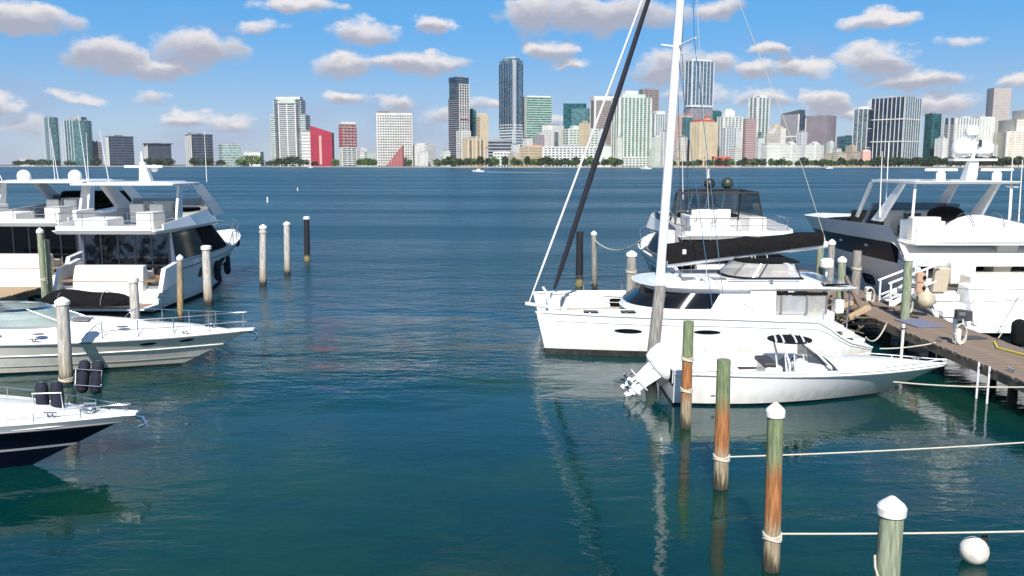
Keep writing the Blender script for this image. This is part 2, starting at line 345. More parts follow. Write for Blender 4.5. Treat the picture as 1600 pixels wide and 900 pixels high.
t = dark_slab('tallest of the dark office slabs, striped white on its lit end', 277, 329, 211, 301, 4); t.cap('lift_house', GREYC, .05, .3, 0, 211, 206); t.fins(DARKC, 5, 0, 2.2, .8)
t = B('glass_block', 'low pale green glass block with hazy bands', 335, 373, 225, MID, 349, 32, body=G_PALE); t.slabs(PALE, 9, .3, .6)
t = B('low_block', 'low white building showing over the bright green trees', 381, 406, 237, MID + 100, body=WHITE); t.slabs(PALE, 4, .35, .4)
# the white condominium with shoulders
t = B('condominium_tower', 'tall white green condominium tower with stepped shoulders and arched crown', 407, 466, 176, MID, 461, 22, body=None, right=True)
t.w, t.d, t.yaw = (466 - 407) * t.k, 40, 0; t.o.rotation_euler = (0, 0, R(-7))
t.block('wall', G_GREEN, 0, 1).slabs(WHITE, 26, .42, 1.2).block('middle_wall', G_GREY, 0, t.z(150) / t.H, .74, 1.06).slabs(WHITE, 34, .36, 1.0, 0, t.z(150) / t.H, .5, 1.12, nm='middle_slab').slabs(WHITE, 30, .45, .8, .1, t.z(153) / t.H, .78, 1.0, nm='wing_slab')
t.fins(WHITE, 3, 0, 3.2, 1.6, 0, t.z(158) / t.H, .5, 1.16, nm='white_pier').fins(DARKC, 2, 0, 2.6, 1.2, 0, t.z(157) / t.H, .6, 1.12, nm='dark_slot')
mb = MB(); zt = t.z(157); n = 12
mb.loft([[((k / n - .5) * t.w * .52, yy, zt), ((k / n - .5) * t.w * .52, yy, zt + 6 + 10 * math.sin(math.pi * k / n))] for yy in (-t.d * .62,) for k in range(n + 1)] + [], False, False)
mb.loft([[((k / n - .5) * t.w * .52, -t.d * .62, zt + 6 + 10 * math.sin(math.pi * k / n)), ((k / n - .5) * t.w * .52, t.d * .3, zt + 6 + 10 * math.sin(math.pi * k / n))] for k in range(n + 1)], False, False)
mb.build('arched_crown', PALE, t.o); t.cap('roof_block', WHITE, .16, .84, 0, 150, 146)
t = B('low_block', 'pale mauve block joined behind the red building', 471, 488, 205, MID + 60, body=WHITE); t.slabs(GREYC, 11, .3, .4)
# red building with a sloping top
t = B('red_building', 'crimson building with a sloping roofline and one pale vertical strip', 484, 518, 206, MID, body=None); w2 = t.w / 2; za, zb = t.z(196), t.z(207)
mb = MB(); mb.loft([[(-w2, -15, 0), (-w2, -15, za), (-w2, 15, za), (-w2, 15, 0)], [(w2, -15, 0), (w2, -15, zb), (w2, 15, zb), (w2, 15, 0)]]); mb.build('wall', RED, t.o, smooth=0)
MB().box((-w2 + t.w * .46, -15.4, zb * .48), (t.w * .11, 1.4, zb * .86)).build('pale_strip', PINK, t.o, smooth=0)
mb = MB()
for i in range(9): mb.box((-w2 - .3, -11 + i * 2.8, za * .5), (1, .9, za * .94))
mb.build('side_fin', WHITE, t.o, smooth=0, stuff=True)
mb = MB()
for i in range(1, 15): zz = zb * .97 * i / 15; mb.box((0, -15.05, zz), (w2 * 1.98, .5, .9))
mb.build('floor_joint', mat('dark_red_joint', (.22, .01, .03), .6), t.o, smooth=0, stuff=True)
t = B('framed_tower', 'slim tower with a red upper frame and grey lower floors', 529, 556, 193, MID, 535, 28, body=G_GREY); t.slabs(PINK, 8, .35, .8, .45, 1.0).slabs(WHITE, 9, .35, .8, 0, .45, nm='lower_slab').fins(RED, 5, 3, 2.0, 1.0, .45, .92).fins(WHITE, 4, 3, 1.6, 1.0, 0, .45, nm='lower_fin').block('roof_ring', WHITE, 1.0, 1.04)
t = B('grid_tower', 'broad white tower with a grid of small square windows', 588, 643, 178, MID, body=G_DARK, dep=.5); t.o.rotation_euler = (0, 0, R(6)); t.slabs(WHITE, 20, .5, .7).fins(WHITE, 15, 7, 2.7, .7).block('roof_parapet', WHITE, 1.0, 1.02).cap('brown_plant_room', BROWN, .02, .34, 0, 178, 173)
t = B('wedge_building', 'small dark red wedge shaped building in front of the white grid tower', 604, 629, 226, MID - 60, body=None); w2 = t.w / 2; h = t.H
mb = MB(); mb.loft([[(-w2, -12, 0), (-w2, -12, 5), (-w2, 12, 5), (-w2, 12, 0)], [(w2, -12, 0), (w2, -12, h), (w2, 12, h), (w2, 12, 0)]]); mb.build('wall', mat('dark_red_cladding', (.27, .07, .08), .6), t.o, smooth=0)
mb = MB()
for i in range(6): mb.box((w2 * (-.75 + i * .3), -12.3, (5 + (h - 5) * (i * .15 + .12)) / 2), (.9, 1, 5 + (h - 5) * (i * .15 + .08)))
mb.build('facade_fin', PINK, t.o, smooth=0, stuff=True)
t = B('white_block', 'low bright white block right on the shore with a banded side', 644, 679, 226, MID, 664, 45, body=WHITE); t.slabs(GREYC, 10, .3, .35, .05, .95).panel('blank_wall', WHITE, 'side', 0, 1, 0, 1.0, 1.0).cap('roof_block', WHITE, .1, .5, 0, 226, 223)
# dark tower
t = B('dark_tower', 'slender dark glass tower with a white gridded strip and stepped top', 702, 732, 120, NEAR, 714, 40, body=G_DARK); t.slabs(G_GREY, 44, .3, .6).block('lower_wall', G_DARK, 0, t.z(154) / t.H, 1.1, 1.12).slabs(GREYC, 32, .3, .4, 0, t.z(156) / t.H, 1.1, 1.12, nm='lower_slab')
t.block('dark_cap', G_NAVY, t.z(129) / t.H, 1.0, 1.04, 1.04); mb = MB(); zb, zt = t.z(206), t.z(131)
for i in range(5): mb.box(((-.30 + i * .2) * t.w, -t.d * .56 - .8, (zb + zt) / 2), (1.3, 1.6, zt - zb))
for i in range(19): mb.box((.1 * t.w, -t.d * .56 - .7, zb + (zt - zb) * i / 18), (.82 * t.w, 1.5, 1.5))
mb.build('white_grid', WHITE, t.o, smooth=0, stuff=True); t.panel('red_band', PINK, 'front', .2, .8, t.z(185) / t.H, t.z(183) / t.H, 5)
t = B('teal_tower', 'narrow dark teal glass slab behind the dark tower', 732, 744, 172, NEAR + 90, body=G_DTEAL, dep=1.4); t.block('sloped_top', G_DTEAL, 1, 1.03, .6, .6)
t = B('cream_tower', 'cream yellow tower with one windowed edge', 744, 763, 179, NEAR + 40, 750, 35, body=CREAM); t.slabs(BROWN, 20, .35, .3, .02, .94).panel('cream_wall', CREAM, 'front', 0, 1, 0, 1, 1.2).block('roof_block', CREAM, 1, 1.03, .8, .8)
t = B('white_block', 'white mid rise with balconies at the foot of the dark tower', 713, 735, 204, NEAR - 40, 722, 35, body=G_GREY); t.slabs(WHITE, 15, .5, 1.0).fins(WHITE, 5, 3, 2.4, 1.2)
t = B('brown_block', 'beige block with brown vertical window strips', 722, 757, 216, NEAR - 90, 731, 30, body=BEIGE); t.fins(CREAM, 5, 3, 4.2, 1.0).panel('brown_strip', BROWN, 'front', .08, .3, 0, .93, .6).panel('brown_strip', BROWN, 'front', .6, .92, 0, .93, .6).cap('roof_block', CREAM, .3, .65, 0, 216, 213)
t = B('office_block', 'low grey banded office block with ribbon windows', 763, 799, 219, NEAR - 20, body=G_NAVY); t.slabs(GREYC, 8, .45, .6)
t = B('white_block', 'small white balcony block under the tall blue tower', 771, 797, 237, NEAR - 100, body=G_GREY); t.slabs(WHITE, 5, .5, .8).fins(WHITE, 6, 3, 2.0, 1.0)
# tall blue tower
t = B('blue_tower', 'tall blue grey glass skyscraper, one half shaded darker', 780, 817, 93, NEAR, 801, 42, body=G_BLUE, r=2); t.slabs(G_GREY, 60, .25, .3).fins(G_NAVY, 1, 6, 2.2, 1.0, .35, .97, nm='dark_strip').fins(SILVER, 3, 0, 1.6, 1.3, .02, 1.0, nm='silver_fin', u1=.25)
t.slabs(SILVER, 14, .4, .9, .03, .40, nm='podium_band').block('crown', G_GREY, 1, 1.022, .72, .8).block('crown_fin', SILVER, 1.0, 1.035, .12, .7, -.05)
t = B('green_tower', 'green glass tower with white balcony bands and a white edge', 818, 862, 151, NEAR + 30, 822, 14, body=G_GREEN); t.slabs(PALE, 30, .28, 1.0).fins(WHITE, 0, 4, 3.0, 1.0).fins(G_GREEN, 9, 0, 1.0, .7, nm='green_mullion').block('roof_block', WHITE, 1, 1.014, .9, .8)
t = B('orange_roof_block', 'beige low rise with a salmon roof beside the white blocks', 808, 850, 229, NEAR - 60, 825, 35, body=BEIGE); t.slabs(CREAM, 7, .4, .5).block('salmon_roof', PINK, 1, 1.1, .75, .85, .15)
t = B('white_block', 'white twin block, one half blank and one half framed', 848, 881, 196, NEAR + 10, 862, 45, body=WHITE); t.slabs(GREYC, 16, .3, .4, .02, .88).panel('blank_wall', WHITE, 'front', 0, 1, 0, .99, 1.2).fins(WHITE, 0, 4, 2.0, .9).cap('roof_frame', GREYC, .1, .8, 0, 196, 193)
t = B('teal_tower', 'twin teal blue glass office slabs of different height', 881, 922, 169, NEAR + 60, body=None); t.block('front_wall', G_TEAL, 0, 1, .72, .6, .14, -.2).block('rear_wall', G_DTEAL, 0, t.z(160) / t.H, .88, .4, -.06, .25).fins(G_BLUE, 9, 0, .9, .5, 0, 1, .72, 1.0, .14, 0)
t = B('pale_green_block', 'pale green white apartment block with stepped roof', 880, 936, 201, NEAR - 20, 888, 20, body=G_GREEN); t.slabs(WHITE, 15, .5, 1.0).fins(PALE, 9, 3, 3.0, 1.4).cap('roof_block', PALE, .2, .7, 0, 201, 196)
t = B('long_low_block', 'long low white row along the shore below the pale green block', 849, 934, 229, NEAR - 120, body=G_GREY, dep=.3); t.slabs(WHITE, 8, .45, .8).fins(WHITE, 15, 3, 2.6, 1.2)
t = B('banded_tower', 'brown banded office tower under a broad white crown', 923, 966, 150, NEAR + 20, 928, 15, body=BROWN); t.slabs(GREYC, 29, .45, .5, 0, .93).fins(WHITE, 2, 2, 3.2, 1.2).block('white_crown', WHITE, .94, 1.0, 1.04, 1.04).panel('crown_slot', BROWN, 'front', .06, .94, .905, .935, .3)
t = B('white_block', 'white low block beside the rigging at the shore', 928, 955, 228, NEAR - 90, body=WHITE); t.slabs(PALE, 8, .35, .5)
t = B('condominium_tower', 'white green condominium with tall vertical fins and stepped crown', 957, 1018, 152, NEAR - 20, 966, 20, body=G_GREEN, r=4); t.slabs(PALE, 34, .3, .9).fins(WHITE, 9, 4, 3.2, 1.8).block('crown', PALE, 1, 1.05, .72, .8).block('crown_top', WHITE, 1.05, 1.1, .4, .6, -.05)
t.block('podium', G_GREEN, 0, .14, 1.25, 1.3, .05).slabs(WHITE, 4, .5, .9, 0, .14, 1.25, 1.3, .05, nm='podium_slab').fins(WHITE, 12, 3, 2.4, 1.2, 0, .14, 1.25, 1.3, .05, nm='podium_fin')
t = B('brown_tower', 'dark brown tower top peeping over the finned condominium', 998, 1029, 139, NEAR + 160, 1003, 25, body=BROWN); t.slabs(GREYC, 34, .35, .8).fins(GREYC, 4, 2, 2, .8)
t = B('condominium_tower', 'grey condominium with fins standing behind the white mast', 1015, 1050, 178, NEAR, 1022, 25, body=G_GREY); t.slabs(PALE, 25, .3, .8).fins(SILVER, 8, 3, 2.2, 1.6).block('crown', WHITE, 1, 1.06, .5, .7, -.1)
t = B('pink_tower', 'pink and teal tower with small masts on its roof', 1044, 1083, 180, NEAR + 20, 1064, 35, body=PINK); t.slabs(WHITE, 24, .3, .6, 0, .98).panel('teal_wall', G_TEAL, 'front', 0, 1, .0, .96, 1.0).panel('blue_strip', G_BLUE, 'front', .0, .6, .15, .6, 1.6).fins(PINK, 4, 3, 1.5, .8, 1.0, 1.06, .9, .9, nm='roof_post')
t = B('grey_tower', 'tallest grey glass tower with white fins and a white belt', 1069, 1114, 95, NEAR + 60, 1077, 25, body=G_BLUE, r=5); t.slabs(G_GREY, 56, .3, .6).fins(SILVER, 7, 3, 1.7, 1.6, t.z(165) / t.H, 1.0).block('white_belt', WHITE, t.z(167) / t.H, t.z(164) / t.H, 1.06, 1.08).block('crown', SILVER, 1, 1.02, .94, .9).block('lower_wall', MAUVE, 0, t.z(170) / t.H, 1.08, 1.1).slabs(GREYC, 22, .3, .4, 0, t.z(170) / t.H, 1.08, 1.1, nm='lower_slab')
MB().tube([(-t.w * .15, 0, t.H), (-t.w * .15, 0, t.H + 22)], .8).build('spire', SILVER, t.o); t.panel('corner_mast', SILVER, 'far', .2, .3, .1, .58, 3)
t = B('cream_tower', 'cream apartment tower with a red roof and rounded bays', 1081, 1121, 190, NEAR - 40, 1092, 30, body=CREAM); t.slabs(BROWN, 20, .25, .25).fins(CREAM, 7, 4, 5.2, 2.2).block('red_roof', ROOFT, 1, 1.05, .85, .85).block('roof_turret', CREAM, 1, 1.08, .25, .4, .2).block('turret_roof', ROOFT, 1.08, 1.12, .2, .3, .2)
t = B('dark_block', 'dark green glass slab behind the cream tower with red roof', 1112, 1126, 174, NEAR + 80, body=G_DTEAL); t.block('roof_block', DARKC, 1, 1.02, .7, .7)
t = B('white_tower', 'white apartment tower with a tall white core and grey lower front', 1122, 1161, 182, NEAR, 1128, 22, body=G_GREEN); t.slabs(WHITE, 24, .4, 1.0).fins(WHITE, 6, 3, 3.6, 1.8).block('core', WHITE, 1, 1.12, .5, .6, -.1).block('core_top', PALE, 1.12, 1.16, .35, .4, -.1)
t = B('grey_block', 'grey apartment block in front of the white cored tower', 1127, 1152, 199, NEAR - 60, 1133, 28, body=G_GREY); t.slabs(SILVER, 18, .35, .8).fins(SILVER, 5, 3, 1.8, 1.2)
t = B('red_pavilion', 'long low red roofed pavilion on the shore', 1117, 1143, 248, NEAR - 150, body=RED, dep=.5); t.block('red_roof', ROOFT, 1, 1.3, 1.08, 1.1).fins(WHITE, 8, 3, .9, .8)
t = B('mauve_block', 'mauve grey banded block half hiding the tall white condominium', 1159, 1182, 187, NEAR + 10, 1164, 20, body=MAUVE); t.slabs(PINK, 21, .35, .4).block('roof_block', MAUVE, 1, 1.02, 1.03, 1.03)
t = B('condominium_tower', 'tall slim white condominium with glass strips and a notched crown', 1170, 1203, 152, NEAR + 50, 1180, 35, body=G_TEAL); t.slabs(PALE, 33, .25, .6).fins(WHITE, 4, 3, 4.0, 1.6).block('crown', WHITE, 1, 1.05, .55, .9, .1).panel('blue_glass_strip', G_TEAL, 'front', .05, .35, 0, .5, 2.4)
MB().tube([(-t.w * .45, -t.d * .2, t.H * .7), (-t.w * .45, -t.d * .2, t.H * .97)], 1.6).build('corner_post', SILVER, t.o)
t = B('stepped_tower', 'white cream tower rising in steps beside the slim condominium', 1200, 1226, 208, NEAR, 1208, 30, body=CREAM); t.slabs(WHITE, 16, .5, .5).block('upper_step', WHITE, 1, 1.15, .75, .8).block('top_step', CREAM, 1.15, 1.27, .45, .5)
t = B('white_block', 'plain cream white block low on the shore, flat roofed', 1192, 1223, 225, NEAR - 110, 1198, 25, body=WHITE); t.slabs(PALE, 6, .12, .3).block('roof_parapet', WHITE, 1, 1.04, 1.03, 1.03)
def domed(label, x0, x1, xs, ytop):
    t = B('domed_block', label, x0, x1, ytop, NEAR - 110, xs, 42, body=WHITE, r=2); t.slabs(PALE, 7, .12, .25).block('roof_step', WHITE, 1, 1.06, .55, .6)
    MB().ball((0, 0, t.H * 1.06), t.w * .22, 12, (1, 1, .5)).build('dome', WHITE, t.o); return t
domed('white block with a low dome beside the dark sided grey tower', 1222, 1257, 1236, 226); domed('white block with a low dome below the mauve stepped tower', 1260, 1293, 1273, 226)
t = B('shade_sided_tower', 'grey office tower with one side coloured dark as shade and a black slanted crown', 1224, 1260, 178, NEAR + 20, 1247, 48, body=GREYC); t.slabs(MAUVE, 26, .4, .4).panel('shaded_wall', G_NAVY, 'front', 0, 1, 0, 1, 1.2).panel('white_edge', WHITE, 'side', .93, 1.0, 0, 1, .9).panel('white_band', WHITE, 'side', 0, 1, .56, .59, 1.1)  # shade of the front face is put into the dark panel colour
mb = MB(); w2, d2 = t.w / 2, t.d / 2
mb.loft([[(-w2, d2, t.H), (-w2, d2, t.H + 2), (w2, d2, t.H + 2), (w2, d2, t.H)], [(-w2, -d2, t.H), (-w2, -d2, t.H + 11), (w2, -d2, t.H + 11), (w2, -d2, t.H)]]); mb.build('slanted_crown', DARKC, t.o, smooth=0)
t = B('mauve_tower', 'mauve brown tower with a blank side stepping down in bands', 1264, 1311, 180, NEAR + 70, 1290, 45, body=MAUVE); t.slabs(PINK, 22, .4, .6, 0, .9, .96, .96, .05, -.0).panel('blank_wall', MAUVE, 'side', 0, 1.0, 0, 1.0, 2.4).panel('white_column', WHITE, 'side', .0, .06, .3, .95, 3)
t = B('dark_teal_block', 'low dark teal block in the gap of the skyline', 1313, 1335, 213, FAR, body=G_DTEAL); t.block('roof_block', DARKC, 1, 1.04, .5, .6, .2); t.slabs(G_NAVY, 9, .3, .2)
t = B('curved_tower', 'blue glass tower with white fins and a rounded dark flank', 1336, 1369, 170, NEAR, 1352, 45, body=G_NAVY, r=6); t.slabs(SILVER, 3, .03, .6).fins(WHITE, 0, 4, 1.6, 1.4).panel('grey_wall', G_GREY, 'side', .05, .95, 0, 1.0, .8).block('crown', WHITE, 1, 1.045, .7, .8)
t = B('pale_podium', 'low cream building at the foot of the curved blue tower', 1349, 1362, 236, NEAR - 90, body=PINK); t.block('roof_block', WHITE, 1, 1.08, .8, .8)
t = B('finned_tower', 'broad slab tower of dark glass ribbed with white fins, belted twice', 1369, 1448, 152, NEAR - 30, 1405, 42, body=G_NAVY); t.slabs(G_DARK, 33, .25, .3).fins(WHITE, 0, 9, 1.5, 1.6).panel('grey_wall', G_GREY, 'front', 0, 1, 0, 1, .9).fins(SILVER, 8, 0, 1.2, 1.9, nm='grey_fin')
for y in (186, 221): t.block('white_belt', WHITE, t.z(y + .8) / t.H, t.z(y - .8) / t.H, 1.05, 1.05)
t = B('teal_tower', 'plain teal glass tower beside the white ribbed slab tower', 1447, 1471, 177, NEAR + 30, 1453, 25, body=G_DTEAL); t.slabs(G_TEAL, 24, .2, .25)
t = B('white_tower', 'broad white tower with dark top floors behind the satellite domes', 1478, 1558, 184, NEAR, 1486, 18, body=G_BLUE, r=4); t.slabs(WHITE, 26, .4, .9, 0, .85).fins(WHITE, 14, 3, 5.0, 1.8).block('roof_block', WHITE, 1, 1.03, .3, .5, -.1).panel('white_flank', WHITE, 'front', .6, .98, 0, 1.03, 2.0).fins(PALE, 5, 0, 2.0, 3.0, 0, 1.0, nm='flank_rib', u0=.62, u1=.97)
t = B('far_tower', 'hazy beige tower standing far behind the white broad one', 1546, 1573, 137, 4200, body=mat('hazy_stone', (.46, .40, .36), .8, scale=.02)); t.slabs(GREYC, 40, .3, .4)
t = B('cream_block', 'large cream white apartment building at the edge of the skyline', 1573, 1660, 205, NEAR - 40, body=CREAM); t.slabs(WHITE, 15, .4, .7).fins(WHITE, 9, 3, 4.0, 1.4).block('upper_storey', WHITE, 1, 1.35, .8, .8, .1).slabs(CREAM, 6, .3, .5, 1.0, 1.35, .8, .8, .1, nm='upper_slab').block('peak', WHITE, 1.35, 1.62, .5, .6, .15)
for x0, x1, yt, m2, lb in ((565, 588, 238, PALE, 'low pale building among trees left of the grid tower'), (556, 573, 236, WHITE, 'small white building beside the red framed tower'), (795, 812, 240, CREAM, 'small cream building below the blue skyscraper'),
                           (1296, 1332, 241, CREAM, 'low cream terrace building near the dark teal block'), (1318, 1350, 238, BEIGE, 'low beige hall by the curved tower'), (1142, 1160, 233, WHITE, 'small white block behind the red pavilion'), (1051, 1070, 236, CREAM, 'small cream house beside the mast foot on the shore'),
                           (1530, 1556, 243, PINK, 'small salmon building with a brown side near the domes'), (20, 48, 247, WHITE, 'low white roof at the far end of the shore')):
    t = B('low_building', lb.replace('left of', 'beside'), x0, x1, yt, shore_y(x0) + 60, x0 + (x1 - x0) * .4, 30, body=m2); t.slabs(GREYC, max(2, int(t.H / 4)), .3, .3).block('roof', m2, 1, 1.05, 1.04, 1.04)
# lower blocks that close the gaps between the towers
FM = {'W': WHITE, 'C': CREAM, 'B': BEIGE, 'G': G_GREY, 'P': PALE, 'M': MAUVE, 'S': SILVER}
rf = random.Random(21)
for x0, x1, yt, a, b, lb in ((688, 703, 236, 'P', 'W', 'low pale block beside the dark gridded tower, among trees'), (756, 772, 232, 'W', 'G', 'small white framed block between the cream and blue towers'), (799, 812, 226, 'S', 'G', 'grey block at the foot of the blue skyscraper'), (818, 832, 216, 'W', 'G', 'white block rising over the salmon roof'), (836, 850, 210, 'M', 'S', 'mauve block below the green glass tower'),
  (862, 872, 206, 'G', 'W', 'narrow banded block beside the blank white twin block'), (905, 921, 192, 'C', 'B', 'cream block below the twin teal slabs'), (936, 946, 204, 'S', 'W', 'narrow grey block between the pale green block and the banded tower'), (964, 972, 215, 'W', 'P', 'thin white block tucked in beside the finned condominium'), (1018, 1034, 214, 'P', 'W', 'pale block low behind the mast'), (1030, 1047, 205, 'W', 'G', 'white framed block behind the mast foot'), (1060, 1074, 214, 'W', 'M', 'white block before the pink and teal tower'), (1108, 1122, 222, 'C', 'B', 'cream block beside the cream tower with red roof'),
  (1146, 1160, 206, 'W', 'S', 'white block between the cored tower and the mauve block'), (1180, 1194, 216, 'S', 'G', 'silver block at the foot of the slim condominium'), (1214, 1228, 200, 'W', 'C', 'white block behind the stepped cream tower'), (1246, 1262, 206, 'S', 'M', 'grey block between the two domed blocks'), (1294, 1304, 222, 'P', 'W', 'pale block below the mauve stepped tower'), (1304, 1316, 232, 'W', 'G', 'low white block beside the dark teal one'), (1326, 1340, 228, 'B', 'C', 'beige block at the side of the curved tower'),
  (1466, 1482, 216, 'W', 'S', 'white block between the teal tower and the broad white one'), (1498, 1516, 222, 'C', 'W', 'cream block hidden behind the satellite domes'), (1556, 1576, 226, 'W', 'P', 'white block below the hazy far tower'), (560, 572, 232, 'P', 'W', 'pale block close beside the red framed tower'), (652, 668, 238, 'W', 'S', 'tiny white house before the banded shore block')):
    t = B('apartment_block', lb, x0, x1, yt, NEAR + rf.uniform(-60, 10) if x0 > 680 else MID - 40, x0 + (x1 - x0) * rf.uniform(.25, .45), rf.uniform(22, 38), body=FM[a]); n_ = max(3, int(t.H / 3.6)); t.slabs(FM[b] if FM[b] != FM[a] else GREYC, n_, .35, .5).fins(FM[a], rf.randint(3, 5), 3, 2.2, .8).block('roof_block', FM[b], 1, 1.05, .5, .6, rf.uniform(-.2, .2))
# ------------------------------------------------------------------ trees along the far shore
def leafmat(name, a, b): return mat(name, a, .85, scale=.25, c2=b, thr=(.4, .6), coord='Object')
LEAF = leafmat('leaf_dark', (.018, .035, .016), (.05, .075, .03)); LEAFB = leafmat('leaf_bright', (.05, .11, .025), (.11, .17, .05)); BARK = mat('bark', (.09, .07, .05), .9)
def foliage(mb, c, rx, ry, rz, n, s, rnd):
    for k in range(n):
        a, b_ = rnd.uniform(0, 2 * math.pi), math.acos(rnd.uniform(-.35, 1)); q = rnd.uniform(.55, 1.05)
        p = Vector((c[0] + rx * q * math.sin(b_) * math.cos(a), c[1] + ry * q * math.sin(b_) * math.sin(a), c[2] + rz * q * math.cos(b_)))
        u = Vector((rnd.gauss(0, 1), rnd.gauss(0, 1), rnd.gauss(0, 1))).normalized(); v = u.orthogonal().normalized(); w_ = u.cross(v); sz = s * rnd.uniform(.6, 1.3)
        mb.add([p + v * sz, p + w_ * sz * .8, p - v * sz, p - w_ * sz * .8], [(0, 1, 2, 3)])
rnd = random.Random(3)
def far_tree(px, ytop, wpx, label, leaf, group='trees along the far shore', dist=None):
    dist = dist or shore_y(px) + 22; c = D(px, 257, dist); k = dist / FPX; h = D(px, ytop, dist).z - 1.5; w2 = wpx * k / 2
    o = thing('shore_tree', label, 'tree', (c.x, dist, 1.5), 0, group)
    MB().tube([(0, 0, 0), (.3, 0, h * .35), (0, .2, h * .62)], [h * .05, h * .035, h * .02], 6).build('trunk', BARK, o)
    mb = MB(); foliage(mb, (0, 0, h * .55), w2, w2 * .8, h * .47, int(150 + w2 * 6), .09 * h + .4, rnd); foliage(mb, (0, 0, h * .3), w2 * .9, w2 * .7, h * .3, int(80 + w2 * 3), .09 * h + .4, rnd)
    mb.build('crown', leaf, o, smooth=0)
GT = 'shore trees of one kind across the bay'
for px, yt, wp in ((47, 249, 22), (28, 251, 18), (66, 249, 22), (84, 250, 18), (110, 251, 20), (150, 247, 18), (232, 247, 22), (246, 248, 16), (263, 247, 20), (305, 247, 18), (325, 247, 18), (345, 250, 16)):
    far_tree(px, yt, wp, 'dark bushy tree on the shore beneath the dark office slabs and teal towers', LEAF, 'dark trees at the far end of the shore')
far_tree(393, 243, 40, 'bright green spreading tree in front of the low white building', LEAFB, None); far_tree(377, 248, 18, 'smaller bright green tree beside the spreading one', LEAFB, None)
for px, yt, wp in ((424, 251, 20), (440, 247, 26), (457, 244, 30), (474, 249, 20)): far_tree(px, yt, wp, 'dark rounded tree in front of the stepped white condominium', LEAF, 'dark trees below the stepped condominium')
for px, yt, wp in ((492, 252, 12), (524, 249, 14), (563, 248, 14), (575, 247, 16), (584, 249, 12), (640, 249, 8)): far_tree(px, yt, wp, 'small green tree between the red building and the white block', LEAFB if px > 500 else LEAF, 'small trees by the red building')
for i, px in enumerate(list(range(684, 735, 9)) + list(range(742, 965, 10))):
    if px == 782: continue
    far_tree(px + rnd.uniform(-3, 3), 246.5 + rnd.uniform(-2.5, 3.5), 13 + rnd.uniform(-3, 6), 'low shore tree in the row before the white and beige blocks', LEAF if i % 3 else LEAFB, 'row of shore trees below the tall blue tower')
for i, px in enumerate(list(range(1054, 1370, 10))):
    far_tree(px + rnd.uniform(-3, 3), 249 + rnd.uniform(-3, 3), 12 + rnd.uniform(-3, 6), 'low shore tree in the row beneath the towers beyond the mast', LEAF if i % 3 else LEAFB, 'row of shore trees beyond the mast')
for i, px in enumerate(list(range(1368, 1600, 9))):
    far_tree(px + rnd.uniform(-3, 3), 246.5 + rnd.uniform(-3, 2.5), 15 + rnd.uniform(-2, 6), 'dense dark shore tree beneath the ribbed slab tower and cream building', LEAF, 'dense shore trees below the ribbed tower')

def palm(px, ytop, label, group):
    dist = shore_y(px) + 14; c = D(px, 257, dist); h = D(px, ytop, dist).z - 1.5; o = thing('palm_tree', label, 'palm', (c.x, dist, 1.5), 0, group)
    MB().tube([(0, 0, 0), (.3, 0, h * .5), (.2, 0, h * .92)], [.5, .4, .35], 6).build('trunk', BARK, o); mb = MB()
    for k in range(13):
        a = 2 * math.pi * k / 13 + rnd.uniform(-.2, .2); L_ = rnd.uniform(2.6, 4.0); z0 = h * .92; dx, dy = math.cos(a), math.sin(a); up = rnd.uniform(.2, 1.6); rows = []
        for q in range(5):
            u = q / 4; w_ = .55 * math.sin(math.pi * min(.97, u + .12)); x, y, z = .2 + dx * L_ * u, dy * L_ * u, z0 + up * math.sin(u * 2.2) * 1.2 - 2.4 * u * u; rows.append([(x - dy * w_, y + dx * w_, z - .15), (x, y, z), (x + dy * w_, y - dx * w_, z - .15)])
        mb.loft(rows, False, False)
    mb.build('crown', LEAF, o, 0)
for i, px in enumerate((566, 581, 634, 690, 712, 737, 752, 788, 803, 846, 871, 905, 941)): palm(px + rnd.uniform(-2, 2), 246 - rnd.uniform(0, 4), 'thin palm rising over the shore trees between the red building and the long white row', 'palms along the middle of the shore')
for i, px in enumerate((1058, 1101, 1136, 1166, 1188, 1226, 1258, 1300, 1333, 1362, 1397, 1428, 1464, 1500, 1541, 1580)): palm(px + rnd.uniform(-2, 2), 247 - rnd.uniform(0, 4), 'thin palm rising over the shore trees beyond the mast and the large yacht', 'palms along the shore beyond the mast')
# ------------------------------------------------------------------ boats: shared pieces
GEL = mat('white_gelcoat', (.82, .82, .81), .22, scale=.8, var=.06, coat=.5); GELW = mat('cream_gelcoat', (.74, .70, .62), .3, scale=.8, var=.07, coat=.3)
NONSKID = mat('nonskid_deck', (.72, .71, .68), .6, scale=3, var=.1, bump=.2, bscale=300); NAVY = mat('navy_gelcoat', (.006, .007, .026), .3, scale=1, var=.2, spec=.3)
BOOT = mat('black_antifouling', (.012, .012, .014), .6, scale=6, c2=(.035, .04, .03)); SMOKE = mat('smoked_glass', (.007, .008, .011), .1, scale=1, var=.2, spec=.35)
MIRROR = mat('mirrored_glass', (.16, .16, .18), .04, metal=.85, scale=3, c2=(.03, .03, .035), bump=.5, bscale=2.2, thr=(.42, .58)); BLACKF = mat('black_canvas', (.005, .005, .006), .9, scale=8, c2=(.010, .010, .011), spec=.2, bump=.3, bscale=60); NAVYF = mat('navy_fender_cover', (.012, .014, .028), .8, scale=20, bump=.2, bscale=200)
VINYL = mat('white_vinyl', (.70, .69, .66), .5, scale=5, var=.08); TANV = mat('beige_vinyl', (.52, .44, .34), .6, scale=5, var=.1); STEEL = mat('stainless_steel', (.62, .63, .65), .18, metal=1.0, scale=5, var=.1)
ALU = mat('white_aluminium', (.74, .75, .77), .3, scale=2, var=.05); TEAK = mat('teak_planks', (.30, .20, .12), .7, scale=2, stretch=(1, 14, 1), c2=(.22, .15, .09)); GREYV = mat('grey_plastic', (.16, .16, .17), .5)
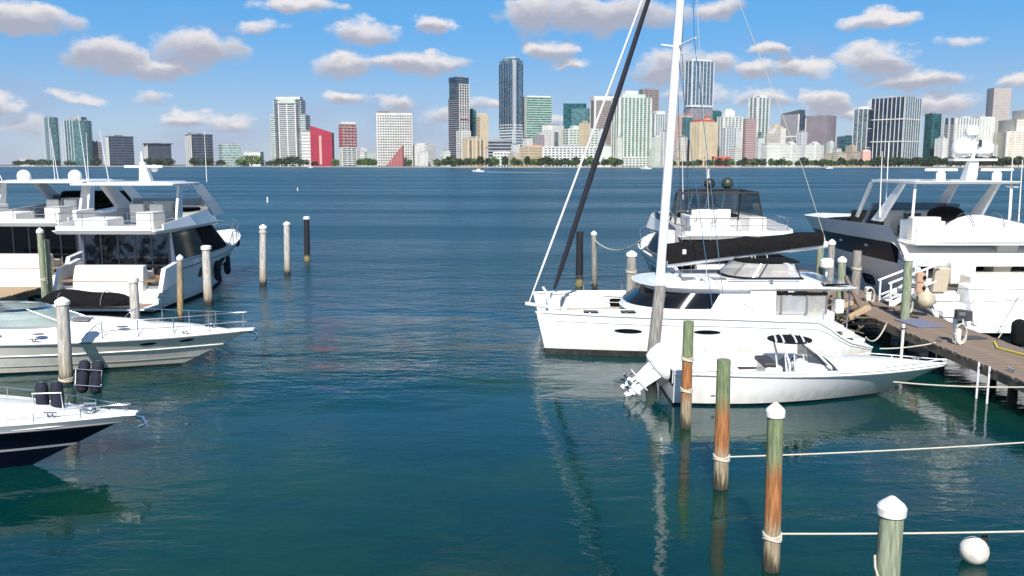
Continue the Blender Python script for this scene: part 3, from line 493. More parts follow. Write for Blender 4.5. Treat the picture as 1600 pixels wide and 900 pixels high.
CLEARV = mat('clear_vinyl', (.55, .54, .52), .12, alpha=.42, scale=2, var=.2); TINT = mat('tinted_windscreen', (.05, .07, .09), .05, alpha=.5, scale=1, var=.1); ROPE = mat('white_rope', (.66, .62, .52), .85, scale=60, stretch=(1, 1, 1), c2=(.42, .38, .30))
GREENGL = mat('green_windscreen', (.34, .43, .40), .08, alpha=.5, scale=1); BUFF = mat('buff_cushion', (.50, .45, .37), .8, scale=3, var=.1); DGREY = mat('dark_grey_vinyl', (.05, .05, .055), .6, scale=4, var=.2); YELLOW = mat('yellow_plastic', (.75, .68, .03), .5)
def hull_mat(name, c):
    mt = mat(name, c, .22, scale=.8, var=.05, coat=.5); nt = mt.node_tree; N, L = nt.nodes, nt.links; b = N['Principled BSDF']; src = b.inputs['Base Color'].links[0].from_socket
    tc = N.new('ShaderNodeTexCoord'); sx = N.new('ShaderNodeSeparateXYZ'); L.new(tc.outputs['Object'], sx.inputs[0]); mp = N.new('ShaderNodeMapping'); mp.inputs['Scale'].default_value = (3.5, 3.5, .5); L.new(tc.outputs['Object'], mp.inputs[0])
    nz = N.new('ShaderNodeTexNoise'); nz.inputs['Scale'].default_value = 1.4; nz.inputs['Detail'].default_value = 6; L.new(mp.outputs[0], nz.inputs['Vector'])
    ma = N.new('ShaderNodeMath'); ma.operation = 'MULTIPLY_ADD'; L.new(nz.outputs['Fac'], ma.inputs[0]); ma.inputs[1].default_value = -1.0; L.new(sx.outputs[2], ma.inputs[2])
    mr = N.new('ShaderNodeMapRange'); L.new(ma.outputs[0], mr.inputs[0]); mr.inputs[1].default_value = -.42; mr.inputs[2].default_value = .05; mr.inputs[3].default_value = .42; mr.inputs[4].default_value = 0
    mx = N.new('ShaderNodeMix'); mx.data_type = 'RGBA'; L.new(mr.outputs[0], mx.inputs[0]); L.new(src, mx.inputs[6]); mx.inputs[7].default_value = (.40, .34, .22, 1); L.new(mx.outputs[2], b.inputs['Base Color']); return mt
HULLW = hull_mat('hull_gelcoat_white', (.82, .82, .81)); HULLC = hull_mat('hull_gelcoat_cream', (.76, .73, .66))
class Hull:
    """bow towards +x, stern at x = 0, waterline at z = 0; f runs from waterline (0) to sheer (1), t from stern (0) to bow (1)"""
    def __init__(s, L, B, sheer, rake=1.5, tr=.92, wl=.86, fl=1.7, full=2.3, wfull=1.7, draft=.5, t0=.35):
        s.L, s.B, s.sheer, s.rake, s.tr, s.wl, s.fl, s.full, s.wfull, s.draft, s.t0 = L, B, sheer, rake, tr, wl, fl, full, wfull, draft, t0
    def sz(s, t):
        sh = s.sheer
        for (ta, za), (tb, zb) in zip(sh, sh[1:]):
            if t <= tb + 1e-9: u = (t - ta) / (tb - ta); u = u * u * (3 - 2 * u) * .5 + u * .5; return za + (zb - za) * u
        return sh[-1][1]
    def half(s, t, p, a):
        if t < a: return s.B / 2 * (s.tr + (1 - s.tr) * math.sin(t / a * math.pi / 2))
        return s.B / 2 * (1 - ((t - a) / (1 - a)) ** p)
    def P(s, f, t, sd=1, off=0.0):
        bs = s.half(t, s.full, s.t0) + .03 * (1 - t); bw = s.wl * s.half(t, s.wfull, s.t0 * .8) * (1 if t < 1 else 0)
        if f >= 0: y = bw + (bs - bw) * f ** s.fl; x = t * (s.L - s.rake * (1 - f)); z = f * s.sz(t)
        else: y = bw * (1 + f * .45); x = t * (s.L - s.rake * (1 - f * .3)); z = f * s.draft
        return Vector((x, sd * max(y + off, 0 if off == 0 else off * .3), z))
    def loop(s, f, n=26, off=0.0):
        ts = [1 - (1 - k / n) ** 1.0 for k in range(n + 1)]
        return [s.P(f, t, 1, off) for t in reversed(ts)] + [s.P(f, t, -1, off) for t in ts]
    def strip(s, nm, m, f0, f1, o, nf=4, off=0.0, label=None, n=26):
        rows = [s.loop(f0 + (f1 - f0) * i / nf, n, off) for i in range(nf + 1)]
        mb = MB(); mb.loft(rows, False, False); 
        w = len(rows[0]) // 2 - 1; base = 0
        return mb.build(nm, m, o, smooth=40, label=label)
    def deck(s, nm, m, o, t0=0.0, t1=1.0, dz=-.02, camber=.06, inset=.03, n=22, f=1.0):
        rows = []
        for k in range(n + 1):
            t = t0 + (t1 - t0) * k / n; p = s.P(f, t); y = max(p.y - inset, .003)
            rows.append([(p.x, y * (1 - 2 * j / 6), p.z + dz + camber * (1 - (1 - 2 * j / 6) ** 2) * min(1, y)) for j in range(7)])
        return MB().loft(rows, False, False).build(nm, m, o, smooth=50)
    def rail(s, nm, m, o, r=.035, f=1.0, t0=0.0, t1=1.0, dz=0.0, off=.01):
        n = 30; pts = [s.P(f, t0 + (t1 - t0) * (1 - k / n), 1, off) for k in range(n + 1)]; q = [s.P(f, t0 + (t1 - t0) * k / n, -1, off) for k in range(n + 1)]
        if t1 >= 1: q_ = list(reversed(q)); path = q[:-1] + [Vector((s.P(f, 1).x + off, 0, s.P(f, 1).z))] + pts[1:]
        else: path = None
        mb = MB()
        if path: mb.tube([p + Vector((0, 0, dz)) for p in path], r, 6)
        else: mb.tube([p + Vector((0, 0, dz)) for p in pts], r, 6); mb.tube([p + Vector((0, 0, dz)) for p in q], r, 6)
        return mb.build(nm, m, o)
    def port(s, nm, m, o, f, t, rf, rt, sd=1, n=14, off=.015, sq=1.0):
        mb = MB(); vs = []
        for k in range(n):
            c, q = math.cos(2 * math.pi * k / n), math.sin(2 * math.pi * k / n)
            c = math.copysign(abs(c) ** sq, c); q = math.copysign(abs(q) ** sq, q); vs.append(s.P(f + rf * q, t + rt * c, sd, off))
        inn = [v - Vector((0, sd * .05, 0)) for v in vs]
        mb.loft([inn, vs], True, True); return mb.build(nm, m, o, smooth=30)
    def bowrail(s, o, t0, h=.6, nst=5, r=.018, lean=.0, mid=True, m=None, inset=.1):
        m = m or STEEL; mb = MB(); n = 20
        for sd in (1, -1):
            top = []
            for k in range(n + 1):
                t = t0 + (1 - t0) * k / n; p = s.P(1, t, sd); y = sd * max(abs(p.y) - inset, .05); hh = h * min(1, k / 2.5)
                top.append((p.x - .05, y, p.z + .02 + hh))
            mb.tube(top, r, 6)
            if mid: mb.tube([(x, y, z - h * .5 if i > 2 else z - .02) for i, (x, y, z) in enumerate(top)][2:], r * .6, 5)
        mb.build('bow_rail', m, o)
        for sd in (1, -1):
            for k in range(nst):
                t = t0 + (1 - t0) * (.14 + .84 * k / (nst - 1)); p = s.P(1, t, sd); y = sd * max(abs(p.y) - inset, .05)
                MB().tube([(p.x - .05, y, p.z - .03), (p.x - .05, y, p.z + h)], r, 6).build('stanchion', m, o)
def plan(xa, xf, w, nose=1.0, n=16, wa=None, p=2.4):
    """deckhouse outline: from the aft port corner round the front to the aft starboard corner"""
    wa = w if wa is None else wa; pts = []; xs = xf - nose
    for k in range(5): u = k / 4; pts.append((xa + (xs - xa) * u, (wa + (w - wa) * min(1, u * 1.5)) / 2))
    for k in range(1, n): a = math.pi / 2 * (1 - 2 * k / n); pts.append((xs + nose * max(0, math.cos(a)) ** (2 / p), w / 2 * math.copysign(abs(math.sin(a)) ** (2 / p), a)))
    for k in range(5): u = 1 - k / 4; pts.append((xa + (xs - xa) * u, -(wa + (w - wa) * min(1, u * 1.5)) / 2))
    return pts
class House:
    def __init__(s, levels): s.lv = levels                     # [(z, outline)]
    def pt(s, u, z, off=0.0):
        lv = s.lv
        for (za, oa), (zb, ob) in zip(lv, lv[1:]):
            if z <= zb + 1e-6: break
        q = max(0, min(1, (z - za) / (zb - za))); out = [Vector((a[0] + (b[0] - a[0]) * q, a[1] + (b[1] - a[1]) * q, z)) for a, b in zip(oa, ob)]
        n = len(out) - 1; i = min(n - 1, int(u * n)); f = u * n - i; p = out[i].lerp(out[i + 1], f); t = (out[i + 1] - out[i]); t = t.normalized() if t.length > 1e-6 else Vector((1, 0, 0))
        return p + Vector((-t.y, t.x, 0)) * off
    def solid(s, nm, m, o, smooth=35, bevel=0.0): return MB().loft([[(x, y, z) for x, y in out] for z, out in s.lv]).build(nm, m, o, smooth, bevel)
    def wall(s, nm, m, o, u0, u1, z0, z1, th=.04, off=0.0, n=18, nz=2, label=None, zt=None):
        """a pane or coaming following the outline; zt(u) may give an uneven top edge"""
        mb = MB(); n = max(1, n); us = [u0 + (u1 - u0) * k / n for k in range(n + 1)]; A, C = [], []
        for k in range(nz + 1):
            A.append([s.pt(u, z0 + ((zt(u) if zt else z1) - z0) * k / nz, off) for u in us]); C.append([s.pt(u, z0 + ((zt(u) if zt else z1) - z0) * k / nz, off + th) for u in us])
        rows = [a + list(reversed(c)) for a, c in zip(A, C)]; mb.loft(rows, True, True); return mb.build(nm, m, o, 40, label=label)
def slab(nm, m, o, out, z0, z1, bevel=.03, out2=None, label=None): return MB().prism(out, z0, z1, out2).build(nm, m, o, 40, bevel, label=label)
def seat(o, x, y, z, w, d, face=0, m=None, nm='helm_seat', back=.55):
    """box cushion with a backrest; face 0 looks forward (+x)"""
    m = m or VINYL; c, s_ = math.cos(face), math.sin(face)
    mb = MB(); mb.box((x, y, z + .225), (d, w, .45), face); a = mb.build(nm, m, o, 30, .05)
    MB().box((x - c * (d / 2 - .07), y - s_ * (d / 2 - .07), z + .45 + back / 2), (.16, w, back), face).build('seat_back', m, o, 30, .05)
def antenna(o, p, h, lean=(0, 0), r=.014): MB().tube([p, (p[0] + lean[0] * h, p[1] + lean[1] * h, p[2] + h)], [r * 1.5, r * .7], 6).build('whip_antenna', ALU, o)
def dome(o, p, r, m=None, nm='radar_dome'):
    mb = MB(); mb.lathe([(r * .55, -r * .25), (r * .6, 0), (r * .95, r * .15), (r, r * .55), (r * .9, r * 1.05), (r * .6, r * 1.4), (r * .25, r * 1.55), (.01, r * 1.58)], p, 16); return mb.build(nm, m or GEL, o, 50)
def fender(loc, label, L=.75, r=.16, m=None, rz=0, group=None, top=None):
    o = thing('boat_fender', label, 'fender', loc, rz, group)
    MB().lathe([(.03, -L / 2 - .06), (r * .5, -L / 2 - .03), (r * .92, -L / 2 + .07), (r, -L / 2 + .16), (r, L / 2 - .16), (r * .92, L / 2 - .07), (r * .5, L / 2 + .03), (.03, L / 2 + .06)], (0, 0, 0), 14).build('fender_body', m or NAVYF, o, 50)
    if top: MB().tube([(0, 0, L / 2 + .03), (top[0], top[1], top[2])], .012, 5).build('lanyard', ROPE, o)
    return o
def place(name, label, cat, stern, heading, group=None):
    return thing(name, label, cat, (stern[0], stern[1], 0), heading, group)
HD = R(90)
# ------------------------------------------------------------------ pilings and lines
def pile_mat(name, stops):
    mt = bpy.data.materials.new(name); mt.use_nodes = True; nt = mt.node_tree; N, L = nt.nodes, nt.links; b = N['Principled BSDF']; b.inputs['Roughness'].default_value = .85
    tc = N.new('ShaderNodeTexCoord'); sx = N.new('ShaderNodeSeparateXYZ'); L.new(tc.outputs['Object'], sx.inputs[0])
    mp = N.new('ShaderNodeMapping'); mp.inputs['Scale'].default_value = (14, 14, 1.2); L.new(tc.outputs['Object'], mp.inputs[0])
    nz = N.new('ShaderNodeTexNoise'); nz.inputs['Scale'].default_value = 1.6; nz.inputs['Detail'].default_value = 6; L.new(mp.outputs[0], nz.inputs['Vector'])
    ma = N.new('ShaderNodeMath'); ma.operation = 'MULTIPLY_ADD'; L.new(nz.outputs['Fac'], ma.inputs[0]); ma.inputs[1].default_value = .9; L.new(sx.outputs[2], ma.inputs[2])
    mr = N.new('ShaderNodeMapRange'); L.new(ma.outputs[0], mr.inputs[0]); mr.inputs[1].default_value = .45; mr.inputs[2].default_value = 3.45
    cr = N.new('ShaderNodeValToRGB'); L.new(mr.outputs[0], cr.inputs[0]); el = cr.color_ramp.elements
    while len(el) > 1: el.remove(el[-1])
    el[0].position, el[0].color = stops[0][0], (*stops[0][1], 1)
    for p, c in stops[1:]: e = el.new(p); e.color = (*c, 1)
    mx = N.new('ShaderNodeMix'); mx.data_type = 'RGBA'; mx.blend_type = 'MULTIPLY'; n2 = N.new('ShaderNodeTexNoise'); n2.inputs['Scale'].default_value = 2.2; n2.inputs['Detail'].default_value = 8; L.new(mp.outputs[0], n2.inputs['Vector'])
    r2 = N.new('ShaderNodeMapRange'); L.new(n2.outputs['Fac'], r2.inputs[0]); r2.inputs[1].default_value = .35; r2.inputs[2].default_value = .65; r2.inputs[3].default_value = .5; r2.inputs[4].default_value = 1.1
    cb = N.new('ShaderNodeCombineColor'); [L.new(r2.outputs[0], cb.inputs[i]) for i in range(3)]
    mx.inputs[0].default_value = 1; L.new(cr.outputs[0], mx.inputs[6]); L.new(cb.outputs[0], mx.inputs[7]); L.new(mx.outputs[2], b.inputs['Base Color'])
    bp = N.new('ShaderNodeBump'); bp.inputs['Strength'].default_value = .5; bp.inputs['Distance'].default_value = .02; L.new(n2.outputs['Fac'], bp.inputs['Height']); L.new(bp.outputs[0], b.inputs['Normal'])
    return mt
GRN, ORG, TAN, DRK, GRY = (.20, .25, .13), (.38, .155, .055), (.36, .29, .19), (.035, .03, .022), (.30, .28, .25)
W_GREEN = pile_mat('weathered_green_piling', [(0, DRK), (.06, (.10, .085, .05)), (.12, TAN), (.22, TAN), (.30, ORG), (.52, ORG), (.66, GRN), (1, GRN)])
W_GREEN2 = pile_mat('green_painted_piling', [(0, DRK), (.06, DRK), (.12, (.26, .30, .20)), (1, (.30, .34, .23))])
W_GREY = pile_mat('weathered_grey_piling', [(0, DRK), (.07, DRK), (.14, (.22, .19, .15)), (.4, GRY), (1, (.34, .32, .29))]); W_TAN = pile_mat('weathered_tan_piling', [(0, DRK), (.07, DRK), (.15, (.40, .27, .10)), (.4, (.42, .30, .16)), (1, GRY)])
W_BLACK = pile_mat('black_sleeved_piling', [(0, (.2, .16, .06)), (.10, (.3, .25, .1)), (.14, (.012, .014, .02)), (1, (.015, .017, .024))]); W_PALE = pile_mat('pale_sleeved_piling', [(0, DRK), (.05, DRK), (.13, (.38, .33, .24)), (.35, (.55, .51, .45)), (1, (.60, .57, .52))])
CAPW = mat('white_piling_cap', (.78, .77, .74), .5, scale=7, c2=(.50, .47, .40), thr=(.5, .75), bump=.3)
def piling(x, y, h, r, m, label, cap='cone', lean=(0, 0), group=None, loops=()):
    o = thing('mooring_piling', label, 'piling', (x, y, 0), 0, group); rnd2 = random.Random(int(x * 100 + y * 7))
    mb = MB(); rows = []
    for k in range(9):
        z = -1.2 + (h + 1.2) * k / 8; rr = r * (1.06 - .12 * k / 8)
        rows.append([(lean[0] * z + rr * (1 + rnd2.uniform(-.03, .03)) * math.cos(a), lean[1] * z + rr * (1 + rnd2.uniform(-.03, .03)) * math.sin(a), z) for a in [2 * math.pi * q / 14 for q in range(14)]])
    mb.loft(rows); mb.build('post', m, o, 50)
    tx, ty = lean[0] * h, lean[1] * h; rr = r * 1.05
    if cap == 'cone': MB().lathe([(rr, -.10), (rr * 1.06, -.09), (rr * 1.08, .0), (rr * .95, .04), (rr * .5, .10), (rr * .2, .135), (.02, .14)], (tx, ty, h - .02), 28).build('cap', CAPW, o, 25)
    elif cap == 'flat': MB().lathe([(rr, -.12), (rr * 1.1, -.11), (rr * 1.1, .03), (rr * .8, .07), (.02, .09)], (tx, ty, h), 14).build('cap', CAPW, o, 25)
    for z in loops:
        mb = MB()
        for q in range(3): mb.tube([(lean[0] * z + r * 1.07 * math.cos(a), lean[1] * z + r * 1.07 * math.sin(a), z + .035 * q + .02 * math.sin(a * 2 + q)) for a in [2 * math.pi * k / 16 for k in range(17)]], .016, 6)
        mb.build('rope_loop', ROPE, o)
    return o
def at_pile(px, py_wl): p = P(px, py_wl, 0); return p.x, p.y
def line(label, a, b, d=.05, r=.016, name='mooring_line', m=None):
    return tag(MB().tube(sag(a, b, d, 16), r, 6).build(name, m or ROPE, None), label, 'rope')
def pile_px(pxb, pyb, pxt, pyt, r, m, label, **k):
    """post whose foot meets the water at one photo pixel and whose top shows at another"""
    b = P(pxb, pyb, 0); t = D(pxt, pyt, b.y); return b, piling(b.x, b.y, t.z, r, m, label, lean=((t.x - b.x) / t.z, 0), **k)
p4, _ = pile_px(1205, 890, 1212, 640, .135, W_GREEN, 'green and orange stained piling with white cone cap, rope knotted low', loops=(.55,))
p3, _ = pile_px(1126, 762, 1131, 562, .15, W_GREEN, 'green and rust piling with a pale flat top, white line tied low', cap='none', loops=(.62,))
p2, _ = pile_px(1071, 668, 1076, 502, .14, W_GREEN, 'bare topped rust streaked piling beside the white outboards', cap='none', loops=(.95, 1.75))
p1, _ = pile_px(1016, 590, 1032, 447, .19, W_GREY, 'bare grey piling in line with the sailing mast foot', cap='none')
b5 = D(1392, 790, 9.95); p5 = Vector((b5.x, 9.95, 0)); o5 = piling(b5.x, 9.95, b5.z, .15, W_GREEN2, 'thick pale green piling with pointed white cap at the bottom edge', lean=(.006, 0))
mb = MB(); mb.tube([(-.165, -.02, b5.z - .62), (-.17, -.06, b5.z - .75), (-.15, -.10, b5.z - .85), (-.05, -.17, b5.z - .92), (.08, -.165, b5.z - .99), (.165, -.08, b5.z - 1.04), (.19, -.06, b5.z - 1.2), (.27, -.10, b5.z - 1.38)], .014, 6); mb.build('rope_hitch', ROPE, o5)
MB().tube([(.165, -.06, b5.z - 1.0), (.2, -.12, b5.z - 1.15), (.21, -.13, b5.z - 1.5)], .012, 6).build('rope_tail', ROPE, o5)
pile_px(411, 446, 411, 354, .19, W_PALE, 'white capped piling with a black band, leading the open water three', loops=(2.9,))
pile_px(449, 429, 448, 349, .19, W_PALE, 'tan footed white capped piling between the striped and the black one')
pile_px(480, 408, 479, 340, .2, W_BLACK, 'black sleeved piling with a white top standing alone in open water', cap='flat')
pile_px(326, 476, 322, 386, .21, W_PALE, 'pale leaning piling at the bow side of the flybridge yacht', cap='flat')
pile_px(282, 500, 281, 402, .13, W_TAN, 'thin orange stained piling beside the flybridge yacht hull')
b = D(208, 436, 31.5); piling(b.x, 31.5, b.z, .17, W_PALE, 'pale piling with splayed top behind the express cruiser', cap='flat')
pile_px(104, 600, 97, 470, .19, W_PALE, 'thick pale piling with cone cap against the express cruiser hull', loops=(.12,))
b = D(62, 360, 37.5); o = piling(b.x, 37.5, b.z, .13, W_GREEN2, 'green dock piling with white cap by the left tan dock'.replace('left ', ''), loops=(1.6,)); b = D(72, 375, 38.1); piling(b.x, 38.1, b.z, .14, W_GREEN2, 'second green piling without cap behind the white capped one on tan dock', cap='none')
pile_px(905, 447, 906, 362, .2, W_BLACK, 'black piling behind the catamaran bow lifelines', cap='none'); pile_px(929, 451, 928, 364, .15, W_GREY, 'slim grey piling holding the slack white rope behind the catamaran')
b = D(987, 396, 34.5); piling(b.x, 34.5, b.z, .2, W_GREY, 'grey white capped piling just behind the catamaran foredeck', loops=(2.3,))
q = P(928, 451); tag(MB().tube(sag((q.x, q.y, 2.6), tuple(D(1003, 375, 39.5)), .5, 14), .03, 6).build('mooring_line', ROPE), 'slack white rope from the slim grey piling to the flybridge boat', 'rope')
line('white rope along the bottom edge with the buoy hung on it', (p4.x + .12, p4.y, .62), (13.6, 13.8, .70), .07)
line('white line stretched from the flat topped piling across the reflections', (p3.x + .14, p3.y, .66), (13.6, 18.2, .78), .06)
line('short mooring line low by the bow of the open fishing boat', (10.6, 23.4, .62), (13.4, 21.4, 1.0), .06, .02)
bz = D(1516, 858, 13.85); o = thing('mooring_buoy', 'round white buoy hanging from the bottom rope', 'buoy', (bz.x, bz.y - .12, bz.z + .03)); MB().ball((0, 0, 0), .235, 16).build('ball', mat('buoy_white', (.74, .70, .62), .5, scale=5, c2=(.5, .46, .38)), o, 60)
MB().box((.17, .03, .17), (.09, .06, .2), .2).build('black_clip', BOOT, o, 30, .01); MB().tube([(.17, .05, .25), (.21, .02, 0), (.17, 0, -.12)], .012, 5).build('lanyard', ROPE, o)
# ------------------------------------------------------------------ docks
PLANK = mat('dock_plank', (.27, .20, .15), .9, scale=1.2, stretch=(1, 8, 1), c2=(.15, .115, .09), bump=.3, bscale=12); STRING = mat('dock_beam', (.20, .16, .12), .9, scale=1.5, c2=(.13, .10, .075)); PLANKT = mat('dock_plank_tan', (.50, .36, .22), .9, scale=1.2, stretch=(1, 8, 1), c2=(.38, .27, .17))
def dock(label, x0, x1, y0, y1, z, m, posts, w=.29):
    o = thing('plank_dock', label, 'dock', ((x0 + x1) / 2, (y0 + y1) / 2, z)); n = int((y1 - y0) / w); base = MB().box((0, 0, 0), (x1 - x0, w - .03, .05)).build('plank', m, o, 0); rr = random.Random(2)
    for k in range(n):
        b_ = base if k == 0 else base.copy()
        if k: col.objects.link(b_); b_.parent = o
        b_.location = (rr.uniform(-.03, .03), -(y1 - y0) / 2 + w * (k + .5), -.025 + rr.uniform(-.006, .006)); b_.rotation_euler = (0, 0, rr.uniform(-.004, .004))
    for s_ in (-1, 1): MB().box((s_ * ((x1 - x0) / 2 - .05), 0, -.18), (.10, y1 - y0, .24)).build('side_beam', STRING, o, 0)
    for (px, py) in posts: MB().tube([(px - (x0 + x1) / 2, py - (y0 + y1) / 2, -z - 1), (px - (x0 + x1) / 2, py - (y0 + y1) / 2, -.10)], .13, 10).build('support_post', W_GREY, o, 50)
    return o
dock('long grey brown plank dock between the catamaran and the large yacht', 13.35, 15.75, 12, 46, 1.0, PLANK, [(x, y) for y in (15, 19, 23, 27, 31, 35, 40, 45) for x in (13.7, 15.4)])
dock('sunlit tan plank dock behind the express cruiser at the picture edge', -24.9, -21.9, 34.2, 40.2, .95, PLANKT, [(-22.3, 34.6), (-22.3, 39.6), (-24.4, 34.6)])
def dock_pile(px, py, Y, r, m, label, cap='cone', **k): t = D(px, py, Y); return piling(t.x, t.y, t.z, r, m, label, cap, **k)
dock_pile(1420, 402, 31.0, .16, W_GREEN2, 'green dock piling with white cap carrying two orange lamps'); dock_pile(1340, 392, 37.2, .19, W_GREY, 'stout grey dock piling with a dark band near the yacht', 'none', loops=(2.1,))
dock_pile(1316, 405, 33.6, .16, W_GREEN2, 'green dock piling behind the catamaran roof edge'); dock_pile(1300, 378, 37.4, .15, W_GREY, 'slim pale dock piling beside the yacht bow'); dock_pile(1283, 372, 39.0, .16, W_GREEN2, 'greenish dock piling below the end of the boom')
t = D(1292, 412, 32.5); o = thing('dock_lamp', 'white round lamp on a thin white post behind the catamaran roof', 'lamp', (t.x, t.y, 0)); MB().lathe([(.12, -.17), (.24, -.12), (.25, .12), (.16, .2), (.02, .22)], (0, 0, t.z), 14).build('lamp_head', CAPW, o, 40); MB().tube([(0, 0, .2), (0, 0, t.z - .15)], .04, 8).build('lamp_post', ALU, o)
for k, (px, py) in enumerate(((1438, 433), (1437, 449))):
    t = D(px, py, 31.0); o = thing('dock_bulkhead_light', ('upper' if k == 0 else 'lower') + ' orange lamp facing the yacht beside the green dock piling', 'lamp', tuple(t))
    MB().lathe([(.17, -.16), (.17, .14), (.12, .17), (.02, .18)], (0, 0, 0), 12).build('lamp_housing', mat('rusty_enamel', (.42, .23, .13), .6, scale=6, c2=(.55, .40, .30)), o, 40); MB().box((-.2, 0, 0), (.26, .05, .08)).build('bracket', STEEL, o, 0); MB().ball((.08, -.16, 0), .075, 10).build('lens', SMOKE, o)
# power pedestals, hose, step rails, junk on the dock
def pedestal(px, py, Y, label, hose=True):
    t = D(px, py, Y); h = t.z - 1.0; o = thing('power_pedestal', label, 'pedestal', (t.x, t.y, 1.0)); MB().box((0, 0, h / 2), (.2, .18, h)).build('post', CAPW, o, 0, .02); MB().box((0, -.01, h - .14), (.25, .24, .26)).build('head', CAPW, o, 0, .03); MB().box((0, -.135, h - .14), (.12, .03, .12)).build('socket', DGREY, o, 0, .01)
    if hose:
        mb = MB(); rr = random.Random(4)
        for q in range(5): mb.tube([(.17 * math.cos(a) + rr.uniform(-.02, .02), -.16 - .025 * q, h * .42 + .33 * math.sin(a)) for a in [2 * math.pi * k / 16 for k in range(17)]], .018, 6)
        mb.build('hose_coil', ROPE, o)
pedestal(1416, 447, 31.6, 'white power pedestal at the foot of the green dock piling'); pedestal(1357, 448, 35.4, 'white power pedestal at the near end of the boarding rails'); pedestal(1497, 496, 26.8, 'white power pedestal wrapped in a coiled hose by the yacht stern')
t = D(1500, 497, 26.5); o = thing('pedestal_meter', 'dark box on the coiled hose pedestal by the yacht stern', 'box', tuple(t + Vector((0, 0, .12)))); MB().box((0, 0, 0), (.3, .2, .28)).build('case', DGREY, o, 0, .02); MB().box((0, -.11, .03), (.2, .03, .1)).build('face', GREYV, o, 0)
o = thing('boarding_stairs', 'boarding steps with sloping white handrails on the dock', 'stairs', (15.0, 34.6, 1.0), R(0))
for k in range(3): MB().box((.35 + .28 * k, 0, .12 + .24 * k), (.3, .9, .05)).build('tread', CAPW, o, 0)
for s_ in (-1, 1):
    MB().beam((0, s_ * .5, .9), (2.1, s_ * .5, 1.75), .07, .07).build('handrail', ALU, o, 0); MB().beam((.1, s_ * .5, .3), (1.9, s_ * .5, 1.0), .06, .06).build('lower_rail', ALU, o, 0); MB().beam((.1, s_ * .5, -.0), (.1, s_ * .5, .95), .06, .06).build('rail_post', ALU, o, 0); MB().beam((1.5, s_ * .5, 0), (1.5, s_ * .5, 1.5), .06, .06).build('rail_post', ALU, o, 0); MB().beam((.15, s_ * .46, .0), (1.1, s_ * .46, .7), .05, .2).build('stringer', ALU, o, 0)
mt_ = mat('blue_mat', (.16, .17, .26), .9, scale=8); tag(MB().box((14.45, 30.2, 1.025), (1.0, 1.5, .03), .1).build('door_mat', mt_, None, 0), 'blue grey mat lying on the plank dock', 'mat')
tag(MB().box((14.9, 27.6, 1.02), (.9, .5, .03), .2).build('rubber_mat', DGREY, None, 0), 'dark rubber mat lying across the plank dock', 'mat')
def timber(px0, py0, px1, py1, Y0, Y1, label, w=.16): tag(MB().beam(D(px0, py0, Y0), D(px1, py1, Y1), w, w * .7).build('timber_beam', PLANKT if w > .14 else STRING, None, 0), label, 'timber')
timber(1325, 497, 1358, 480, 31.2, 31.6, 'pale loose timber sticking out from the dock, lower one', .2); timber(1306, 483, 1338, 470, 32.0, 32.4, 'pale loose timber sticking out from the dock, upper one', .17); timber(1321, 432, 1345, 482, 33.0, 31.8, 'dark leaning plank propped on the dock edge', .12)
mb = MB(); rr = random.Random(11)
for k in range(26):
    c = Vector((12.9 + rr.uniform(-.5, .5), 32.4 + rr.uniform(-1.6, 2.2), .75 + rr.uniform(-.25, .5))); a = rr.uniform(0, 6.28); L_ = rr.uniform(.3, .8); v = Vector((math.cos(a), math.sin(a), rr.uniform(-.4, .4))) * L_; mb.beam(c - v, c + v, .05, .05)
tag(mb.build('driftwood_heap', STRING, None, 0), 'tangled heap of dark driftwood and lines at the dock edge', 'debris', kind='stuff')
line('pale rope drooping from the dock edge towards the catamaran stern', (13.4, 30.4, 1.0), (12.1, 29.0, .75), .35, .025); line('mooring line from the catamaran stern to the dock post', (11.9, 27.4, .7), (13.45, 26.9, 1.0), .05, .022)
o = thing('ladder_pole', 'white fender pole hanging down the dock edge', 'pole', (13.25, 28.8, 0)); MB().tube([(0, 0, -.3), (.02, 0, 1.25)], .05, 8).build('tube', ALU, o); MB().box((.05, 0, 1.1), (.2, .12, .06)).build('bracket', STEEL, o, 0)
for k in range(2):
    x = 13.24; y = 23.4 + k * .55; o = thing('dock_ladder_rail', ('first' if k == 0 else 'second') + ' thin white pole under the dock edge near the open boat bow', 'pole', (x, y, 0)); MB().tube([(0, 0, -.4), (0, 0, 1.05)], .03, 6).build('tube', ALU, o); MB().box((.06, 0, .9), (.14, .08, .05)).build('bracket', STEEL, o, 0)
for y, lb in ((18.6, 'steel dock cleat on the plank edge by the lowest ropes'), (23.0, 'steel dock cleat on the plank edge beside the open boat bow'), (27.0, 'steel dock cleat on the plank edge near the catamaran stern')):
    o = thing('dock_cleat', lb, 'cleat', (13.6, y, 1.0)); MB().tube([(0, -.17, .09), (0, .17, .09)], .028, 6).build('horn', STEEL, o); MB().box((0, 0, .04), (.07, .16, .09)).build('base', STEEL, o, 0, .01)
tag(MB().tube([(15.3, 26.9, 1.04), (14.9, 26.0, 1.03), (15.2, 24.8, 1.03), (14.8, 23.4, 1.03), (15.4, 22.4, 1.03), (15.8, 21.8, .9)], .025, 6).build('shore_cable', YELLOW), 'yellow power cable snaking along the plank dock', 'cable')
tag(MB().tube([(14.9, 31.2, 1.04), (14.5, 32.2, 1.03), (14.9, 33.2, 1.03), (14.4, 34.0, 1.03), (14.7, 35.2, 1.03)], .03, 6).build('water_hose', DGREY), 'dark water hose lying along the plank dock', 'hose')
